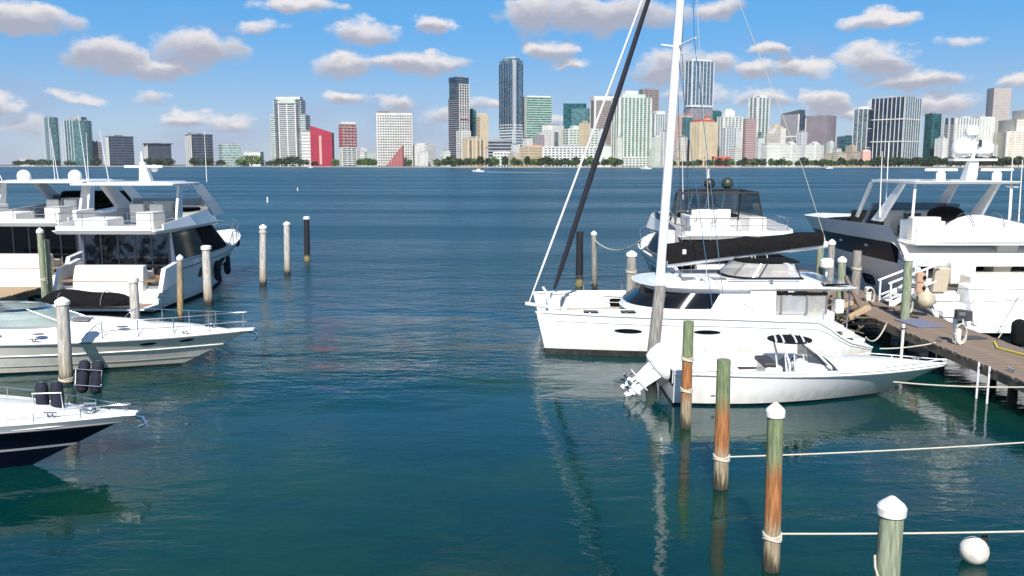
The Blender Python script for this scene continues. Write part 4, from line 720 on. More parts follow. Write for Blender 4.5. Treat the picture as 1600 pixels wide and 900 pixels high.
# ------------------------------------------------------------------ flybridge motor yachts
def cleat(o, x, y, z):
    mb = MB(); mb.tube([(x - .14, y, z + .07), (x + .14, y, z + .07)], .022, 6); mb.tube([(x - .05, y, z - .02), (x - .05, y, z + .07)], .02, 6); mb.tube([(x + .05, y, z - .02), (x + .05, y, z + .07)], .02, 6); mb.build('cleat', STEEL, o)
def helm(o, x, z, w=1.5):
    MB().loft([[(x, -w / 2, z), (x, w / 2, z), (x + .75, w / 2, z), (x + .75, -w / 2, z)], [(x + .1, -w / 2, z + .8), (x + .1, w / 2, z + .8), (x + .7, w / 2, z + .8), (x + .7, -w / 2, z + .8)], [(x + .3, -w / 2, z + 1.02), (x + .3, w / 2, z + 1.02), (x + .7, w / 2, z + 1.05), (x + .7, -w / 2, z + 1.05)]]).build('helm_console', GELW, o, 30, .03)
    MB().tube([(x - .05 + .04 * math.sin(a), .3 + .2 * math.cos(a), z + .85 + .2 * math.sin(a)) for a in [2 * math.pi * k / 14 for k in range(15)]], .018, 6).build('steering_wheel', DGREY, o)
def yacht(label, stern, head, L=16.5, B=5.0, fr=.58, zf=3.5, hardtop=True, dome_pos=(), glass_aft=True, ht=(2.2, 7.6), domem=None, wind=True, whips=(), mast=True, aftx=.2, mirror=False):
    o = thing('motor_yacht', label, 'yacht', (stern[0], stern[1], 0), head)
    h = Hull(L, B, [(0, .95), (.05, 1.15), (.13, 2.0), (.5, 2.15), (1, 2.55)], rake=2.4, fl=1.5, full=2.6, wfull=1.8)
    h.strip('boot_stripe', BOOT, -.8, .07, o, 3); h.strip('hull', HULLW, .07, 1, o, 6); h.deck('deck', NONSKID, o, .12, 1, -.05); h.deck('aft_deck', NONSKID, o, 0, .06, -.05, 0)
    h.rail('rub_rail', GREYV, o, .03, .86, .0, 1); h.bowrail(o, .55, .62, 6)
    for t, rt in ((.34, .05), (.5, .05), (.62, .035)):
        for sd in (1, -1): h.port('hull_window', SMOKE, o, .62, t, .14, rt, sd, sq=.5)
    slab('swim_platform', GEL, o, [(-1.25, -B * .43), (-1.35, 0), (-1.25, B * .43), (0, B * .45), (0, -B * .45)], .30, .42, .03)
    slab('platform_teak', TEAK, o, [(-1.15, -B * .40), (-1.22, 0), (-1.15, B * .40), (-.05, B * .41), (-.05, -B * .41)], .423, .44, 0)
    w2 = B * .31
    MB().loft([[(-.02, -w2, .42), (-.02, w2, .42), (.75, w2, .42), (.75, -w2, .42)], [(.12, -w2, 1.5), (.12, w2, 1.5), (.75, w2, 1.5), (.75, -w2, 1.5)], [(.30, -w2 * .97, 2.1), (.30, w2 * .97, 2.1), (.75, w2 * .97, 2.1), (.75, -w2 * .97, 2.1)]]).build('transom', GEL, o, 30, .06)
    for sd in (1, -1):
        for k in range(4): MB().box((.12 + .27 * k, sd * (w2 + B * .073), .52 + .26 * k), (.30, B * .135, .24)).build('boarding_step', GEL, o, 30, .02)
        MB().loft([[(-.02, sd * B * .445, .9), (-.02, sd * B * .485, .9), (1.9, sd * B * .50, 1.2), (1.9, sd * B * .45, 1.2)], [(.5, sd * B * .445, 1.95), (.5, sd * B * .485, 1.95), (2.4, sd * B * .50, 2.2), (2.4, sd * B * .45, 2.2)]]).build('quarter_wing', GEL, o, 30, .03)
    MB().box((1.15, 0, 1.5), (.7, w2 * 1.9, .5)).build('aft_sofa', VINYL, o, 30, .06); slab('cockpit_sole', TEAK, o, [(.1, -B * .42), (.1, B * .42), (2.5, B * .42), (2.5, -B * .42)], 1.38, 1.42, 0)
    # saloon
    xf = L * .70; hs = House([(1.3, plan(2.2, xf, B - .75, 3.6)), (2.1, plan(2.2, xf - .1, B - .75, 3.6)), (zf, plan(2.2, xf - 2.5, B - 1.0, 3.0))])
    hs.solid('saloon', GEL, o)
    n = 12
    cuts = [.004, .12, .22, .33, .42, .5, .58, .67, .78, .88, .996]
    for a, b in zip(cuts, cuts[1:]): hs.wall('saloon_window', BLACKF if .3 < a < .85 else SMOKE, o, a + .0015, b - .0015, 2.1, zf - .06, .03, .01, 6)
    for k in range(5):
        y = (k - 2) * (B - 1.15) / 5; MB().box((2.16, y, (1.45 + zf - .1) / 2), (.05, (B - 1.15) / 5 - .09, zf - .1 - 1.45)).build('saloon_door_pane', MIRROR if mirror else SMOKE, o, 0)
    for k in range(6):
        y = (k - 2.5) * (B - 1.15) / 5; MB().box((2.14, y, (1.42 + zf) / 2), (.07, .07, zf - 1.42)).build('door_frame', GREYV, o, 0)
    # flybridge
    xe = L * fr; fo = plan(aftx, xe, B - .25, 3.4, wa=B - .7); fu = plan(aftx - .15, xe - .4, B - .02, 3.4, wa=B - .4)
    slab('flybridge_deck', GEL, o, fo, zf, zf + .18, .04, fu); fh = House([(zf + .18, fu), (zf + 1.0, plan(aftx - .05, xe - 1.3, B - .45, 3.0, wa=B - .6))])
    fh.wall('flybridge_coaming', GEL, o, 0.02, .98, zf + .17, zf + .9, .07, -.05, 36, 2, zt=lambda u: zf + .36 + .56 * (1 - abs(2 * u - 1) ** 3.0))
    MB().beam((aftx - .1, -B * .42, zf + .28), (aftx - .1, B * .42, zf + .28), .12, .22).build('aft_coaming', GEL, o, 0, .03)
    mb = MB()
    for zz in (.62, .95): mb.tube([(aftx + 2.0, -B * .44, zf + zz), (aftx + .05, -B * .41, zf + zz), (aftx + .05, B * .41, zf + zz), (aftx + 2.0, B * .44, zf + zz)], .02, 6)
    mb.build('aft_rail', STEEL, o)
    for k in range(5): MB().tube([(aftx + .05, (k - 2) * B * .2, zf + .35), (aftx + .05, (k - 2) * B * .2, zf + .95)], .018, 6).build('rail_post', STEEL, o)
    MB().box((aftx + 1.6, B * .2, zf + .42), (1.7, 1.5, .48)).build('sofa', VINYL, o, 30, .06); MB().box((aftx + 1.6, B * .2 + .72, zf + .8), (1.7, .2, .5)).build('sofa_back', VINYL, o, 30, .05); MB().box((aftx + 1.9, -B * .24, zf + .55), (1.3, .8, .75)).build('wet_bar', GELW, o, 30, .04)
    helm(o, xe - 4.1, zf + .18); seat(o, xe - 4.9, .5, zf + .18, .7, .6); seat(o, xe - 4.9, -.5, zf + .18, .7, .6); MB().box((xe - 2.9, -.1, zf + .78), (1.6, B * .55, .18)).build('dash_cover', BLACKF, o, 30, .06)
    if wind: fh.wall('flybridge_windscreen', TINT, o, .30, .70, zf + .9, zf + 1.35, .02, -.04, 20)
    if hardtop:
        x0, x1 = ht; zt = 5.62; w = B - .35
        slab('hardtop', GEL, o, plan(x0, x1, w, 1.4), zt, zt + .10, .03, plan(x0 - .05, x1 + .05, w + .1, 1.4)); slab('hardtop_crown', GEL, o, plan(x0 + .5, x1 - .5, w - .8, 1.1), zt + .102, zt + .17, .02, plan(x0 + .7, x1 - .7, w - 1.1, 1.0))
        for sd in (1, -1):
            MB().loft([[(x0 + .3, sd * (w / 2 - .02), zf + .45), (x0 + 1.0, sd * (w / 2 - .02), zf + .45), (x0 + 1.0, sd * (w / 2 - .14), zf + .45), (x0 + .3, sd * (w / 2 - .14), zf + .45)], [(x0 + .9, sd * (w / 2 - .05), zt), (x0 + 1.3, sd * (w / 2 - .05), zt), (x0 + 1.3, sd * (w / 2 - .17), zt), (x0 + .9, sd * (w / 2 - .17), zt)]]).build('aft_support', GEL, o, 30, .02)
            MB().loft([[(x1 + .5, sd * (w / 2 + .05), zf + .5), (x1 + 2.3, sd * (w / 2 - .02), zf + .5), (x1 + 2.3, sd * (w / 2 - .2), zf + .5), (x1 + .6, sd * (w / 2 - .1), zf + .5)], [(x1 - 1.8, sd * (w / 2 - .03), zt), (x1 - .6, sd * (w / 2 - .03), zt), (x1 - .6, sd * (w / 2 - .18), zt), (x1 - 1.5, sd * (w / 2 - .18), zt)]]).build('forward_support', GEL, o, 30, .03)
        zt += .16
        if mast:
            xm = (x0 + x1) / 2 + .6
            MB().loft([[(xm - .3, -.3, zt), (xm + .3, -.22, zt), (xm + .3, .22, zt), (xm - .3, .3, zt)], [(xm - .55, -.12, zt + .95), (xm - .25, -.10, zt + .95), (xm - .25, .10, zt + .95), (xm - .55, .12, zt + .95)]]).build('radar_mast', GEL, o, 30, .03)
            MB().box((xm - .35, 0, zt + .72), (.14, 1.75, .12), .35).build('radar_bar', GEL, o, 30, .03); dome(o, (xm + .05, -.35, zt + .5), .2, GEL, 'camera_dome'); MB().tube([(xm - .45, 0, zt + .9), (xm - .5, 0, zt + 1.45)], [.07, .03], 8).build('masthead_light', GEL, o)
    for (x, y, z, r) in dome_pos: dome(o, (x, y, z), r, domem)
    for (x, y, z, hh, lx, ly) in whips: antenna(o, (x, y, z), hh, (lx, ly))
    for sd in (1, -1): cleat(o, .6, sd * B * .46, 1.2); cleat(o, L * .9, sd * h.P(1, .9).y * .8, 2.45)
    return o, h
# the large white flybridge yacht seen from its stern
y2, h2 = yacht('white flybridge yacht with mirrored saloon doors and a bulky black covered tender on its stern', (-18.15, 38.3), R(88.5), 16.6, 5.15, whips=((7.0, -2.1, 5.7, 2.6, 0, 0), (3.2, 2.2, 5.7, 3.2, .05, .1), (5.5, 2.3, 5.7, 2.6, 0, .12)), ht=(2.0, 6.3), mirror=True)
o = thing('covered_tender', 'tender under a black canvas cover lying across the swim platform', 'dinghy', (-18.45, 37.0, .62), R(-2))
rows = []
for k in range(15):
    u = k / 14; x = (u - .5) * 3.9; hh = .62 * max(.25, math.sin(math.pi * min(1, max(0, u * .9 + .05))) ** .5) + .05 * math.sin(9 * u); w_ = .52 * max(.25, math.sin(math.pi * (u * .92 + .04)) ** .6)
    rows.append([(x, -w_ * math.cos(a) - .0, (.06 * math.sin(7 * u) + hh * math.sin(a)) if a < math.pi + .1 else 0) for a in [math.pi * q / 12 for q in range(13)]] + [(x, w_ * .9, -.05), (x, -w_ * .9, -.05)])
MB().loft(rows).build('canvas_cover', BLACKF, o, 60)
for q in (-1.0, .9): MB().tube([(q, -.56 * math.cos(a), .02 + .56 * math.sin(a)) for a in [math.pi * i / 10 for i in range(11)]], .018, 5).build('tie_strap', GREYV, o)
p = y2.matrix_basis @ h2.P(.8, .96, -1, .25); fender(tuple(p), 'dark fender hanging high at the bow of the white flybridge yacht', .9, .17, NAVYF, 0, None, (-.1, .25, .35))
for t, lb in ((.60, 'dark fender against the flybridge yacht side, furthest along'), (.45, 'dark fender against the flybridge yacht side, amidships')):
    p = y2.matrix_basis @ h2.P(.5, t, -1, .22); fender(tuple(p), lb.replace(', furthest along', ', nearer its bow'), .95, .18, NAVYF, 0, None, (-.12, 0, .6))
y1, h1 = yacht('white flybridge yacht with two domes on its hardtop, cut off by the picture edge', (-25.1, 43.3), R(88), 17.0, 5.4, dome_pos=((4.3, 1.75, 5.75, .36), (4.3, -1.1, 5.75, .36)), whips=((3.4, 2.4, 5.7, 2.2, -.05, .35), (5.2, .35, 5.7, 2.6, 0, .1), (5.2, .55, 5.7, 2.9, 0, .02), (3.6, -2.2, 5.7, 2.6, 0, -.02)), ht=(2.4, 8.0), mast=False)
MB().box((8.5, 0, 4.55), (1.4, 3.7, 1.0)).build('black_enclosure', BLACKF, y1, 30, .2)
# flybridge yacht behind the catamaran
y7, h7 = yacht('white flybridge yacht behind the sail cover, with a dark framed windscreen and black domes', (10.15, 38.6), R(94), 14.5, 5.8, hardtop=False, wind=False, fr=.62, zf=3.25)
FR = mat('dark_frame', (.02, .022, .025), .35)
def fb_frame(o, z):
    c = [(2.9, 2.15), (2.9, -2.15), (5.4, -1.75), (5.4, 1.75)]; up = [(3.2, 1.95, z + 1.85), (3.2, -1.95, z + 1.85), (4.7, -1.6, z + 1.95), (4.7, 1.6, z + 1.95)]
    for (x, y), t in zip(c, up): MB().tube([(x, y, z + .4), t], .05, 8).build('frame_leg', FR, o)
    for a, b in zip(up, up[1:] + up[:1]): MB().tube([a, b], .055, 8).build('frame_rail', FR, o)
    for k in range(4): u = k / 4; a = Vector(c[3]).lerp(Vector(c[2]), u + .015); b = Vector(c[3]).lerp(Vector(c[2]), u + .235); A = Vector(up[3]).lerp(Vector(up[2]), u + .015); Bq = Vector(up[3]).lerp(Vector(up[2]), u + .235); MB().loft([[(a.x, a.y, z + .75), (b.x, b.y, z + .75), (b.x + .02, b.y, z + .75), (a.x + .02, a.y, z + .75)], [A, Bq, Bq + Vector((.02, 0, 0)), A + Vector((.02, 0, 0))]]).build('windscreen_pane', TINT, o, 0)
    for sd, (i, j) in ((1, (0, 3)), (-1, (1, 2))): a, b = c[i], c[j]; MB().loft([[(a[0] + .2, a[1], z + .6), (b[0], b[1], z + .75), (b[0], b[1] - sd * .02, z + .75), (a[0] + .2, a[1] - sd * .02, z + .6)], [up[i], up[j], Vector(up[j]) - Vector((0, sd * .02, 0)), Vector(up[i]) - Vector((0, sd * .02, 0))]]).build('side_curtain', TINT, o, 0)
    dome(o, (4.2, .15, z + 2.1), .28, FR); dome(o, (4.2, -.75, z + 2.1), .30, mat('dark_green_dome', (.03, .045, .03), .4)); MB().tube([(4.4, .15, z + 2.4), (4.4, .15, z + 3.0)], [.06, .05], 8).build('masthead_light', CAPW, o); antenna(o, (4.0, 1.5, z + 1.5), 2.4, (-.02, .05)); MB().box((4.2, 0, z + 2.0), (.5, 2.4, .06)).build('dome_shelf', FR, o, 0, .02)
fb_frame(y7, 3.4)
MB().loft([[(.4, 2.75, 2.5), (3.6, 2.8, 2.5), (3.6, 2.62, 2.5), (.4, 2.55, 2.5)], [(.3, 2.8, 3.8), (4.8, 2.72, 4.3), (4.8, 2.6, 4.3), (.3, 2.6, 3.8)]]).build('shaded_bulwark', mat('bulwark_shade_grey', (.30, .29, .33), .9, scale=2), y7, 30, .02)  # side bulwark, its shade put into the grey colour
MB().box((-.1, 3.25, 3.35), (.6, .55, .75)).build('deck_box', GEL, y7, 30, .05)
# ------------------------------------------------------------------ large yacht alongside the dock
def big_yacht():
    o = thing('motor_yacht', 'large white yacht with a navy band along its side and satellite domes above', 'yacht', (19.25, 33.4, 0), R(90)); L, B = 19.3, 5.8
    h = Hull(L, B, [(0, 1.2), (.05, 1.55), (.15, 2.45), (.5, 2.4), (1, 2.2)], rake=2.2, fl=1.35, full=2.5, wfull=1.8, tr=.95)
    h.strip('boot_stripe', BOOT, -.7, .08, o, 3); h.strip('hull', HULLW, .08, 1.0, o, 6); h.deck('cockpit_deck', NONSKID, o, 0, .2, -.35, 0)
    def band(nm, m, f0, f1, t0, off=0.0, nf=3):
        n = 28; rows = []
        for i in range(nf + 1):
            f = f0 + (f1 - f0) * i / nf; ts = [t0 + (1 - t0) * k / n for k in range(n + 1)]; rows.append([h.P(f, t, 1, off) for t in reversed(ts)] + [h.P(f, t, -1, off) for t in ts])
        return MB().loft(rows, False, False).build(nm, m, o, 40)
    band('navy_band', NAVY, 1.0, 1.36, .17); band('bulwark', GEL, 1.36, 1.64, .085, .03)
    for t in (.30, .45, .60, .72):
        for sd in (1, -1):
            p = h.P(1.22, t, sd, .03); MB().box(tuple(p), (.34, .06, .10)).build('courtesy_light', CAPW, o, 30, .02)
    for t, rt in ((.35, .04), (.52, .04), (.68, .03)):
        for sd in (1, -1): h.port('hull_window', SMOKE, o, .55, t, .10, rt, sd, sq=.5)
    h.deck('flybridge_deck', GEL, o, .085, .62, -.02, 0, -.02, f=1.36); h.deck('foredeck', NONSKID, o, .60, 1, -.03, .15, f=1.60)
    MB().loft([[(1.74, y, 3.33) for y in (-2.75, 2.75)] + [(4.0, 2.75, 3.33), (4.0, -2.75, 3.33)], [(1.70, y, 3.42) for y in (-2.8, 2.8)] + [(4.0, 2.8, 3.42), (4.0, -2.8, 3.42)]]).build('overhang_soffit', GEL, o, 30)
    # aft wall of the saloon: dark doors and a cream pillar
    for k in range(4): MB().box((3.42, 1.75 - k * .92, 2.45), (.06, .86, 1.75)).build('saloon_door_pane', SMOKE, o, 0)
    for k in range(5): MB().box((3.39, 2.2 - k * .92, 2.45), (.08, .06, 1.8)).build('door_frame', GREYV, o, 0)
    MB().loft([[(2.6, -.9, 1.4), (3.3, -.9, 1.4), (3.3, -1.5, 1.4), (2.6, -1.5, 1.4)], [(2.3, -.9, 3.3), (3.3, -.9, 3.3), (3.3, -1.8, 3.3), (2.3, -1.8, 3.3)]]).build('cream_pillar', GELW, o, 30, .05); MB().box((3.2, 2.5, 2.4), (1.0, .5, 1.8)).build('side_pillar', GELW, o, 30, .05)
    # stern: platform, sloping quarters, steps, cockpit sofa
    slab('swim_platform', GEL, o, [(-1.5, -2.4), (-1.6, 0), (-1.5, 2.4), (0, 2.6), (0, -2.6)], .32, .46, .04); 
    MB().loft([[(-.9, -2.2, .46), (-.9, 1.5, .46), (.9, 1.5, .46), (.9, -2.2, .46)], [(-.55, -2.2, 1.2), (-.55, 1.5, 1.2), (.9, 1.5, 1.2), (.9, -2.2, 1.2)], [(.0, -2.15, 1.95), (.0, 1.4, 1.95), (.9, 1.4, 1.95), (.9, -2.15, 1.95)]]).build('transom', GEL, o, 30, .12)
    for k in range(4): MB().box((-.5 + .32 * k, 2.05, .58 + .27 * k), (.36, .95, .24)).build('boarding_step', GEL, o, 30, .03)
    for sd in (1, -1): MB().loft([[(-.2, sd * 2.56, .7), (-.2, sd * 2.74, .7), (2.6, sd * 2.86, 1.4), (2.6, sd * 2.62, 1.4)], [(1.6, sd * 2.58, 2.45), (1.6, sd * 2.74, 2.45), (3.2, sd * 2.86, 2.62), (3.2, sd * 2.62, 2.62)]]).build('quarter_wing', GEL, o, 30, .04)
    MB().box((.85, -.6, 2.05), (1.1, 3.5, .5)).build('cockpit_sofa', BUFF if False else GELW, o, 30, .12); MB().box((1.7, 1.0, 2.25), (.9, 1.0, .9)).build('cockpit_bar', GELW, o, 30, .05); MB().box((1.2, 1.95, 2.0), (.25, .6, 1.0), 0, 0, -.2).build('cockpit_chair', TANV, o, 30, .03)
    MB().box((-1.0, 1.9, .9), (.25, .25, .4)).build('shore_power_box', DGREY, o, 30, .03)
    # flybridge: coaming lip, tender chocks, seats, helm, dark dash cover, windscreen
    MB().beam((1.75, -2.8, 3.75), (1.75, 2.8, 3.75), .12, .62).build('aft_coaming', GEL, o, 0, .04)
    MB().box((4.3, 1.35, 3.75), (1.5, 1.3, .9)).build('flybridge_bar', GEL, o, 30, .05); MB().box((3.4, 1.7, 3.9), (.5, 1.2, 1.0)).build('flybridge_locker', GELW, o, 30, .05)
    seat(o, 7.2, .6, 3.35, .8, .7, 0, DGREY); seat(o, 7.2, -.6, 3.35, .8, .7, 0, DGREY); helm(o, 8.1, 3.35, 2.2); MB().ball((6.2, -.6, 4.35), .75, 14, (1.0, 1.1, .5)).build('chair_cover', BLACKF, o, 60)
    fh = House([(3.5, plan(7.5, 10.6, 4.4, 2.2)), (5.0, plan(7.4, 9.2, 4.0, 1.7))]); fh.wall('windscreen', TINT, o, .18, .82, 3.7, 4.75, .02, 0, 24)
    MB().loft([[(12.0, -1.2, 3.45), (12.0, 1.5, 3.45), (15.4, .9, 3.35), (15.4, -.8, 3.35)], [(12.4, -1.0, 4.25), (12.4, 1.3, 4.25), (14.3, .5, 3.6), (14.3, -.5, 3.6)]]).build('foredeck_cover', BLACKF, o, 30, .08)
    # hardtop
    zt = 5.78; slab('hardtop', GEL, o, plan(3.4, 9.0, 4.4, 1.6), zt, zt + .12, .03, plan(3.3, 9.1, 4.55, 1.6))
    for sd in (1, -1):
        MB().loft([[(6.4, sd * 2.3, 4.0), (7.5, sd * 2.3, 4.0), (7.5, sd * 2.15, 4.0), (6.4, sd * 2.15, 4.0)], [(4.6, sd * 2.15, zt), (5.1, sd * 2.15, zt), (5.1, sd * 2.0, zt), (4.6, sd * 2.0, zt)]]).build('slanted_support', GEL, o, 30, .03)
        MB().tube([(3.7, sd * 2.1, 3.5), (3.7, sd * 2.05, zt)], .06, 8).build('aft_post', GEL, o)
        MB().loft([[(9.6, sd * 2.1, 4.0), (10.4, sd * 1.9, 4.0), (10.4, sd * 1.8, 4.0), (9.6, sd * 2.0, 4.0)], [(8.0, sd * 2.1, zt), (8.6, sd * 2.0, zt), (8.6, sd * 1.9, zt), (8.0, sd * 2.0, zt)]]).build('forward_support', GEL, o, 30, .03)
    zt += .12; xm = 5.4; ym = -1.05
    MB().loft([[(xm - .35, ym - .25, zt), (xm + .35, ym - .2, zt), (xm + .35, ym + .2, zt), (xm - .35, ym + .25, zt)], [(xm - .5, ym - .2, zt + .85), (xm - .1, ym - .16, zt + .85), (xm - .1, ym + .16, zt + .85), (xm - .5, ym + .2, zt + .85)]]).build('radar_mast', GEL, o, 30, .03)
    MB().box((xm - .3, ym, zt + .9), (.6, 1.9, .10)).build('dome_platform', GEL, o, 30, .02)
    for dy, zz, r in ((.48, 1.15, .46), (-.45, 1.15, .42), (.1, 1.95, .3)): dome(o, (xm - .3, ym + dy, zt + zz), r, GEL, 'satellite_dome')
    MB().tube([(xm - .3, ym, zt + .9), (xm - .3, ym, zt + 2.1)], .08, 8).build('mast_pole', GEL, o); MB().box((xm - .62, ym - .12, zt + 1.62), (.08, .14, .3)).build('horn', DGREY, o, 30, .02)
    for y in (.55, -1.9):
        MB().lathe([(.2, 0), (.2, .3), (.12, .42)], (4.6, y, zt), 12).build('radar_pedestal', GEL, o, 30); MB().box((4.6, y, zt + .47), (.12, 1.45, .11), .05).build('radar_bar', GEL, o, 30, .03)
    for x, y, hh in ((6.5, 2.3, 3.0), (6.2, 2.15, 3.4), (3.6, -2.0, 2.9), (3.3, -2.25, 2.6)): antenna(o, (x, y, 4.2), hh, (0, .02), .022)
    h.bowrail(o, .62, .5, 5, mid=False)
    return o, h
y8, h8 = big_yacht()
o = thing('covered_tender', 'tender under a bulging white cover on the flybridge of the large yacht', 'dinghy', (19.9, 36.0, 3.42), R(4))
rows = []
for k in range(13):
    u = k / 12; x = (u - .5) * 4.0; s_ = max(.35, math.sin(math.pi * (u * .9 + .05)) ** .45); w_ = .75 * s_; hh = (1.05 + .16 * math.sin(5 * u + 1)) * s_
    rows.append([(x, -w_ * math.cos(a), hh * max(0, math.sin(a)) ** .7 + .05) for a in [math.pi * q / 12 for q in range(13)]])
MB().loft(rows).build('white_cover', VINYL, o, 60)
for q in (-1.1, .2, 1.3): MB().tube([(q, -.80 * math.cos(a), .05 + 1.14 * max(0, math.sin(a)) ** .7) for a in [math.pi * i / 12 for i in range(13)]], .02, 5).build('tie_strap', GREYV, o)
o = thing('mooring_buoy', 'large pale ball fender between the plank dock and the large yacht', 'fender', tuple(D(1446, 468, 31.6))); MB().ball((0, 0, 0), .34, 14).build('ball', mat('buff_fender', (.52, .46, .33), .6, scale=4, c2=(.40, .34, .24)), o, 60); MB().tube([(0, 0, .3), (.05, .1, .9)], .02, 5).build('lanyard', ROPE, o)
p = D(1592, 520, 30.8); fender(tuple(p), 'black fender by the swim platform of the large yacht at the picture edge', .9, .26, BLACKF)
line('stern line of the large yacht running to the dock pedestal', (19.6, 33.0, 1.6), (15.6, 27.2, 1.1), .18, .02); line('dark upper stern line crossing the white quarter of the large yacht', (21.2, 32.6, 2.0), (16.4, 32.2, 2.0), .1, .018, m=GREYV)
# ------------------------------------------------------------------ express cruiser with the cream topsides
def cruiser():
    o = thing('express_cruiser', 'white express cruiser with a cream hull and two dark oval portlights', 'boat', (-20.9, 27.95, 0), R(1.2)); L, B = 12.15, 3.7
    h = Hull(L, B, [(0, 1.08), (.45, 1.04), (.8, 1.06), (1, 1.12)], rake=2.3, fl=1.25, full=2.0, wfull=1.55, t0=.3)
    h.strip('boot_stripe', BOOT, -.8, .06, o, 3); h.strip('hull', HULLC, .06, 1.0, o, 5); h.rail('rub_rail', GREYV, o, .025, 1.0); h.rail('hull_crease', GELW, o, .02, .62); h.rail('chine_line', GREYV, o, .012, .26)
    rows = []
    for k in range(25):
        t = k / 24; p = h.P(1, t); y = max(p.y - .02, .003); cam_ = .16 + .42 * (1 - t) ** .6
        rows.append([(p.x, y * u, p.z + .005 + cam_ * (1 - abs(u) ** 3.2) * min(1, y * 1.4)) for u in (1, .93, .85, .75, .6, .3, 0, -.3, -.6, -.75, -.85, -.93, -1)])
    MB().loft(rows, False, False).build('deck', GEL, o, 60)
    lv = [(1.2, plan(2.0, 9.6, 2.0, 5.0, p=1.9)), (1.52, plan(2.0, 8.6, 1.7, 4.6, p=1.9)), (1.60, plan(2.0, 7.8, 1.2, 4.2, p=1.9))]
    House(lv).solid('foredeck_trunk', GEL, o, 50)
    hs = House([(1.50, plan(3.0, 7.0, 2.4, 2.2, p=2)), (2.05, plan(2.6, 5.4, 2.0, 1.7, p=2))])
    for a, b in ((.10, .36), (.37, .63), (.64, .90)): hs.wall('windscreen_pane', GREENGL, o, a, b, 1.52, 1.95, .02, 0, 10)
    hs.wall('windscreen_frame', STEEL, o, .09, .91, 1.94, 2.0, .04, -.01, 20)
    for u in (.10, .365, .635, .90): p, q = hs.pt(u, 1.5), hs.pt(u, 1.98); MB().tube([p, q], .025, 6).build('frame_post', STEEL, o)
    for f, t, rt in ((.84, .78, .02), (.87, .87, .017)):
        for sd in (1, -1): h.port('portlight', SMOKE, o, f, t, .045, rt, sd)
    for x, y, z in ((4.7, -1.62, 1.36), (6.1, -1.6, 1.34), (8.4, -.9, 1.44)): 
        MB().ball((x, y, z + .02), .17, 14, (1.15, .8, .14)).build('deck_vent', GREYV, o, 50)
    for x, y in ((6.9, -.35), (9.4, .0)): MB().box((x, y, 1.61 if x < 8 else 1.36), (.55, .5, .05), 0, 0, .05).build('deck_hatch', SMOKE if x > 8 else GREYV, o, 30, .02)
    h.bowrail(o, .60, .62, 5, .016); MB().loft([[(11.5, -.2, 1.10), (11.5, .2, 1.10), (12.35, .14, 1.16), (12.35, -.14, 1.16)], [(11.5, -.2, 1.2), (11.5, .2, 1.2), (12.35, .14, 1.23), (12.35, -.14, 1.23)]]).build('pulpit', GEL, o, 30, .02); MB().tube([(12.1, 0, 1.13), (12.4, 0, 1.07), (12.45, 0, .9), (12.3, .0, .83)], .045, 8).build('anchor', STEEL, o); MB().box((10.9, 0, 1.34), (.35, .25, .16)).build('windlass', STEEL, o, 30, .04)
    cleat(o, 10.3, -.7, 1.2); cleat(o, 6.0, -1.7, 1.15)
    return o, h
y3, h3 = cruiser()
# ------------------------------------------------------------------ bowrider with the navy hull
def bowrider():
    o = thing('motor_boat', 'white decked motor boat with a navy hull and a thin white stripe', 'boat', (-17.3, 18.45, 0), R(0)); L, B = 8.95, 3.3
    h = Hull(L, B, [(0, 1.28), (.5, 1.22), (1, 1.14)], rake=2.3, fl=1.2, full=2.0, wfull=1.5, t0=.3)
    h.strip('hull_bottom', BOOT, -.9, .0, o, 3); h.strip('hull', NAVY, .0, .40, o, 3); h.strip('white_stripe', GEL, .40, .455, o, 1, .004); h.strip('topsides', NAVY, .455, .86, o, 3); h.strip('gunwale', GEL, .86, 1.0, o, 2, .02); h.rail('rub_rail', GREYV, o, .022, .86, off=.03)
    h.deck('deck', GEL, o, 0, 1, .0, .12, 0); House([(1.05, plan(.5, 8.2, 2.5, 4.6, p=1.9)), (1.36, plan(.5, 7.0, 1.7, 4.2, p=1.9)), (1.42, plan(.5, 6.0, 1.0, 3.6, p=1.9))]).solid('foredeck_trunk', GEL, o, 50)
    MB().box((4.6, .15, 1.44), (.5, .5, .05)).build('deck_hatch', GREYV, o, 30, .02); MB().loft([[(8.4, -.14, 1.12), (8.4, .14, 1.12), (9.05, .1, 1.14), (9.05, -.1, 1.14)], [(8.4, -.14, 1.24), (8.4, .14, 1.24), (9.05, .1, 1.22), (9.05, -.1, 1.22)]]).build('pulpit', GEL, o, 30, .02)
    MB().tube([(8.9, 0, 1.14), (9.12, .05, 1.08), (9.2, .05, .92), (9.05, .05, .86)], .04, 8).build('anchor', STEEL, o); h.bowrail(o, .45, .22, 6, .010, mid=False); cleat(o, 7.4, -.5, 1.26); cleat(o, 7.9, .25, 1.26); MB().box((8.0, -.05, 1.28), (.28, .2, .14)).build('windlass', STEEL, o, 30, .04)
    return o, h
y4, h4 = bowrider()
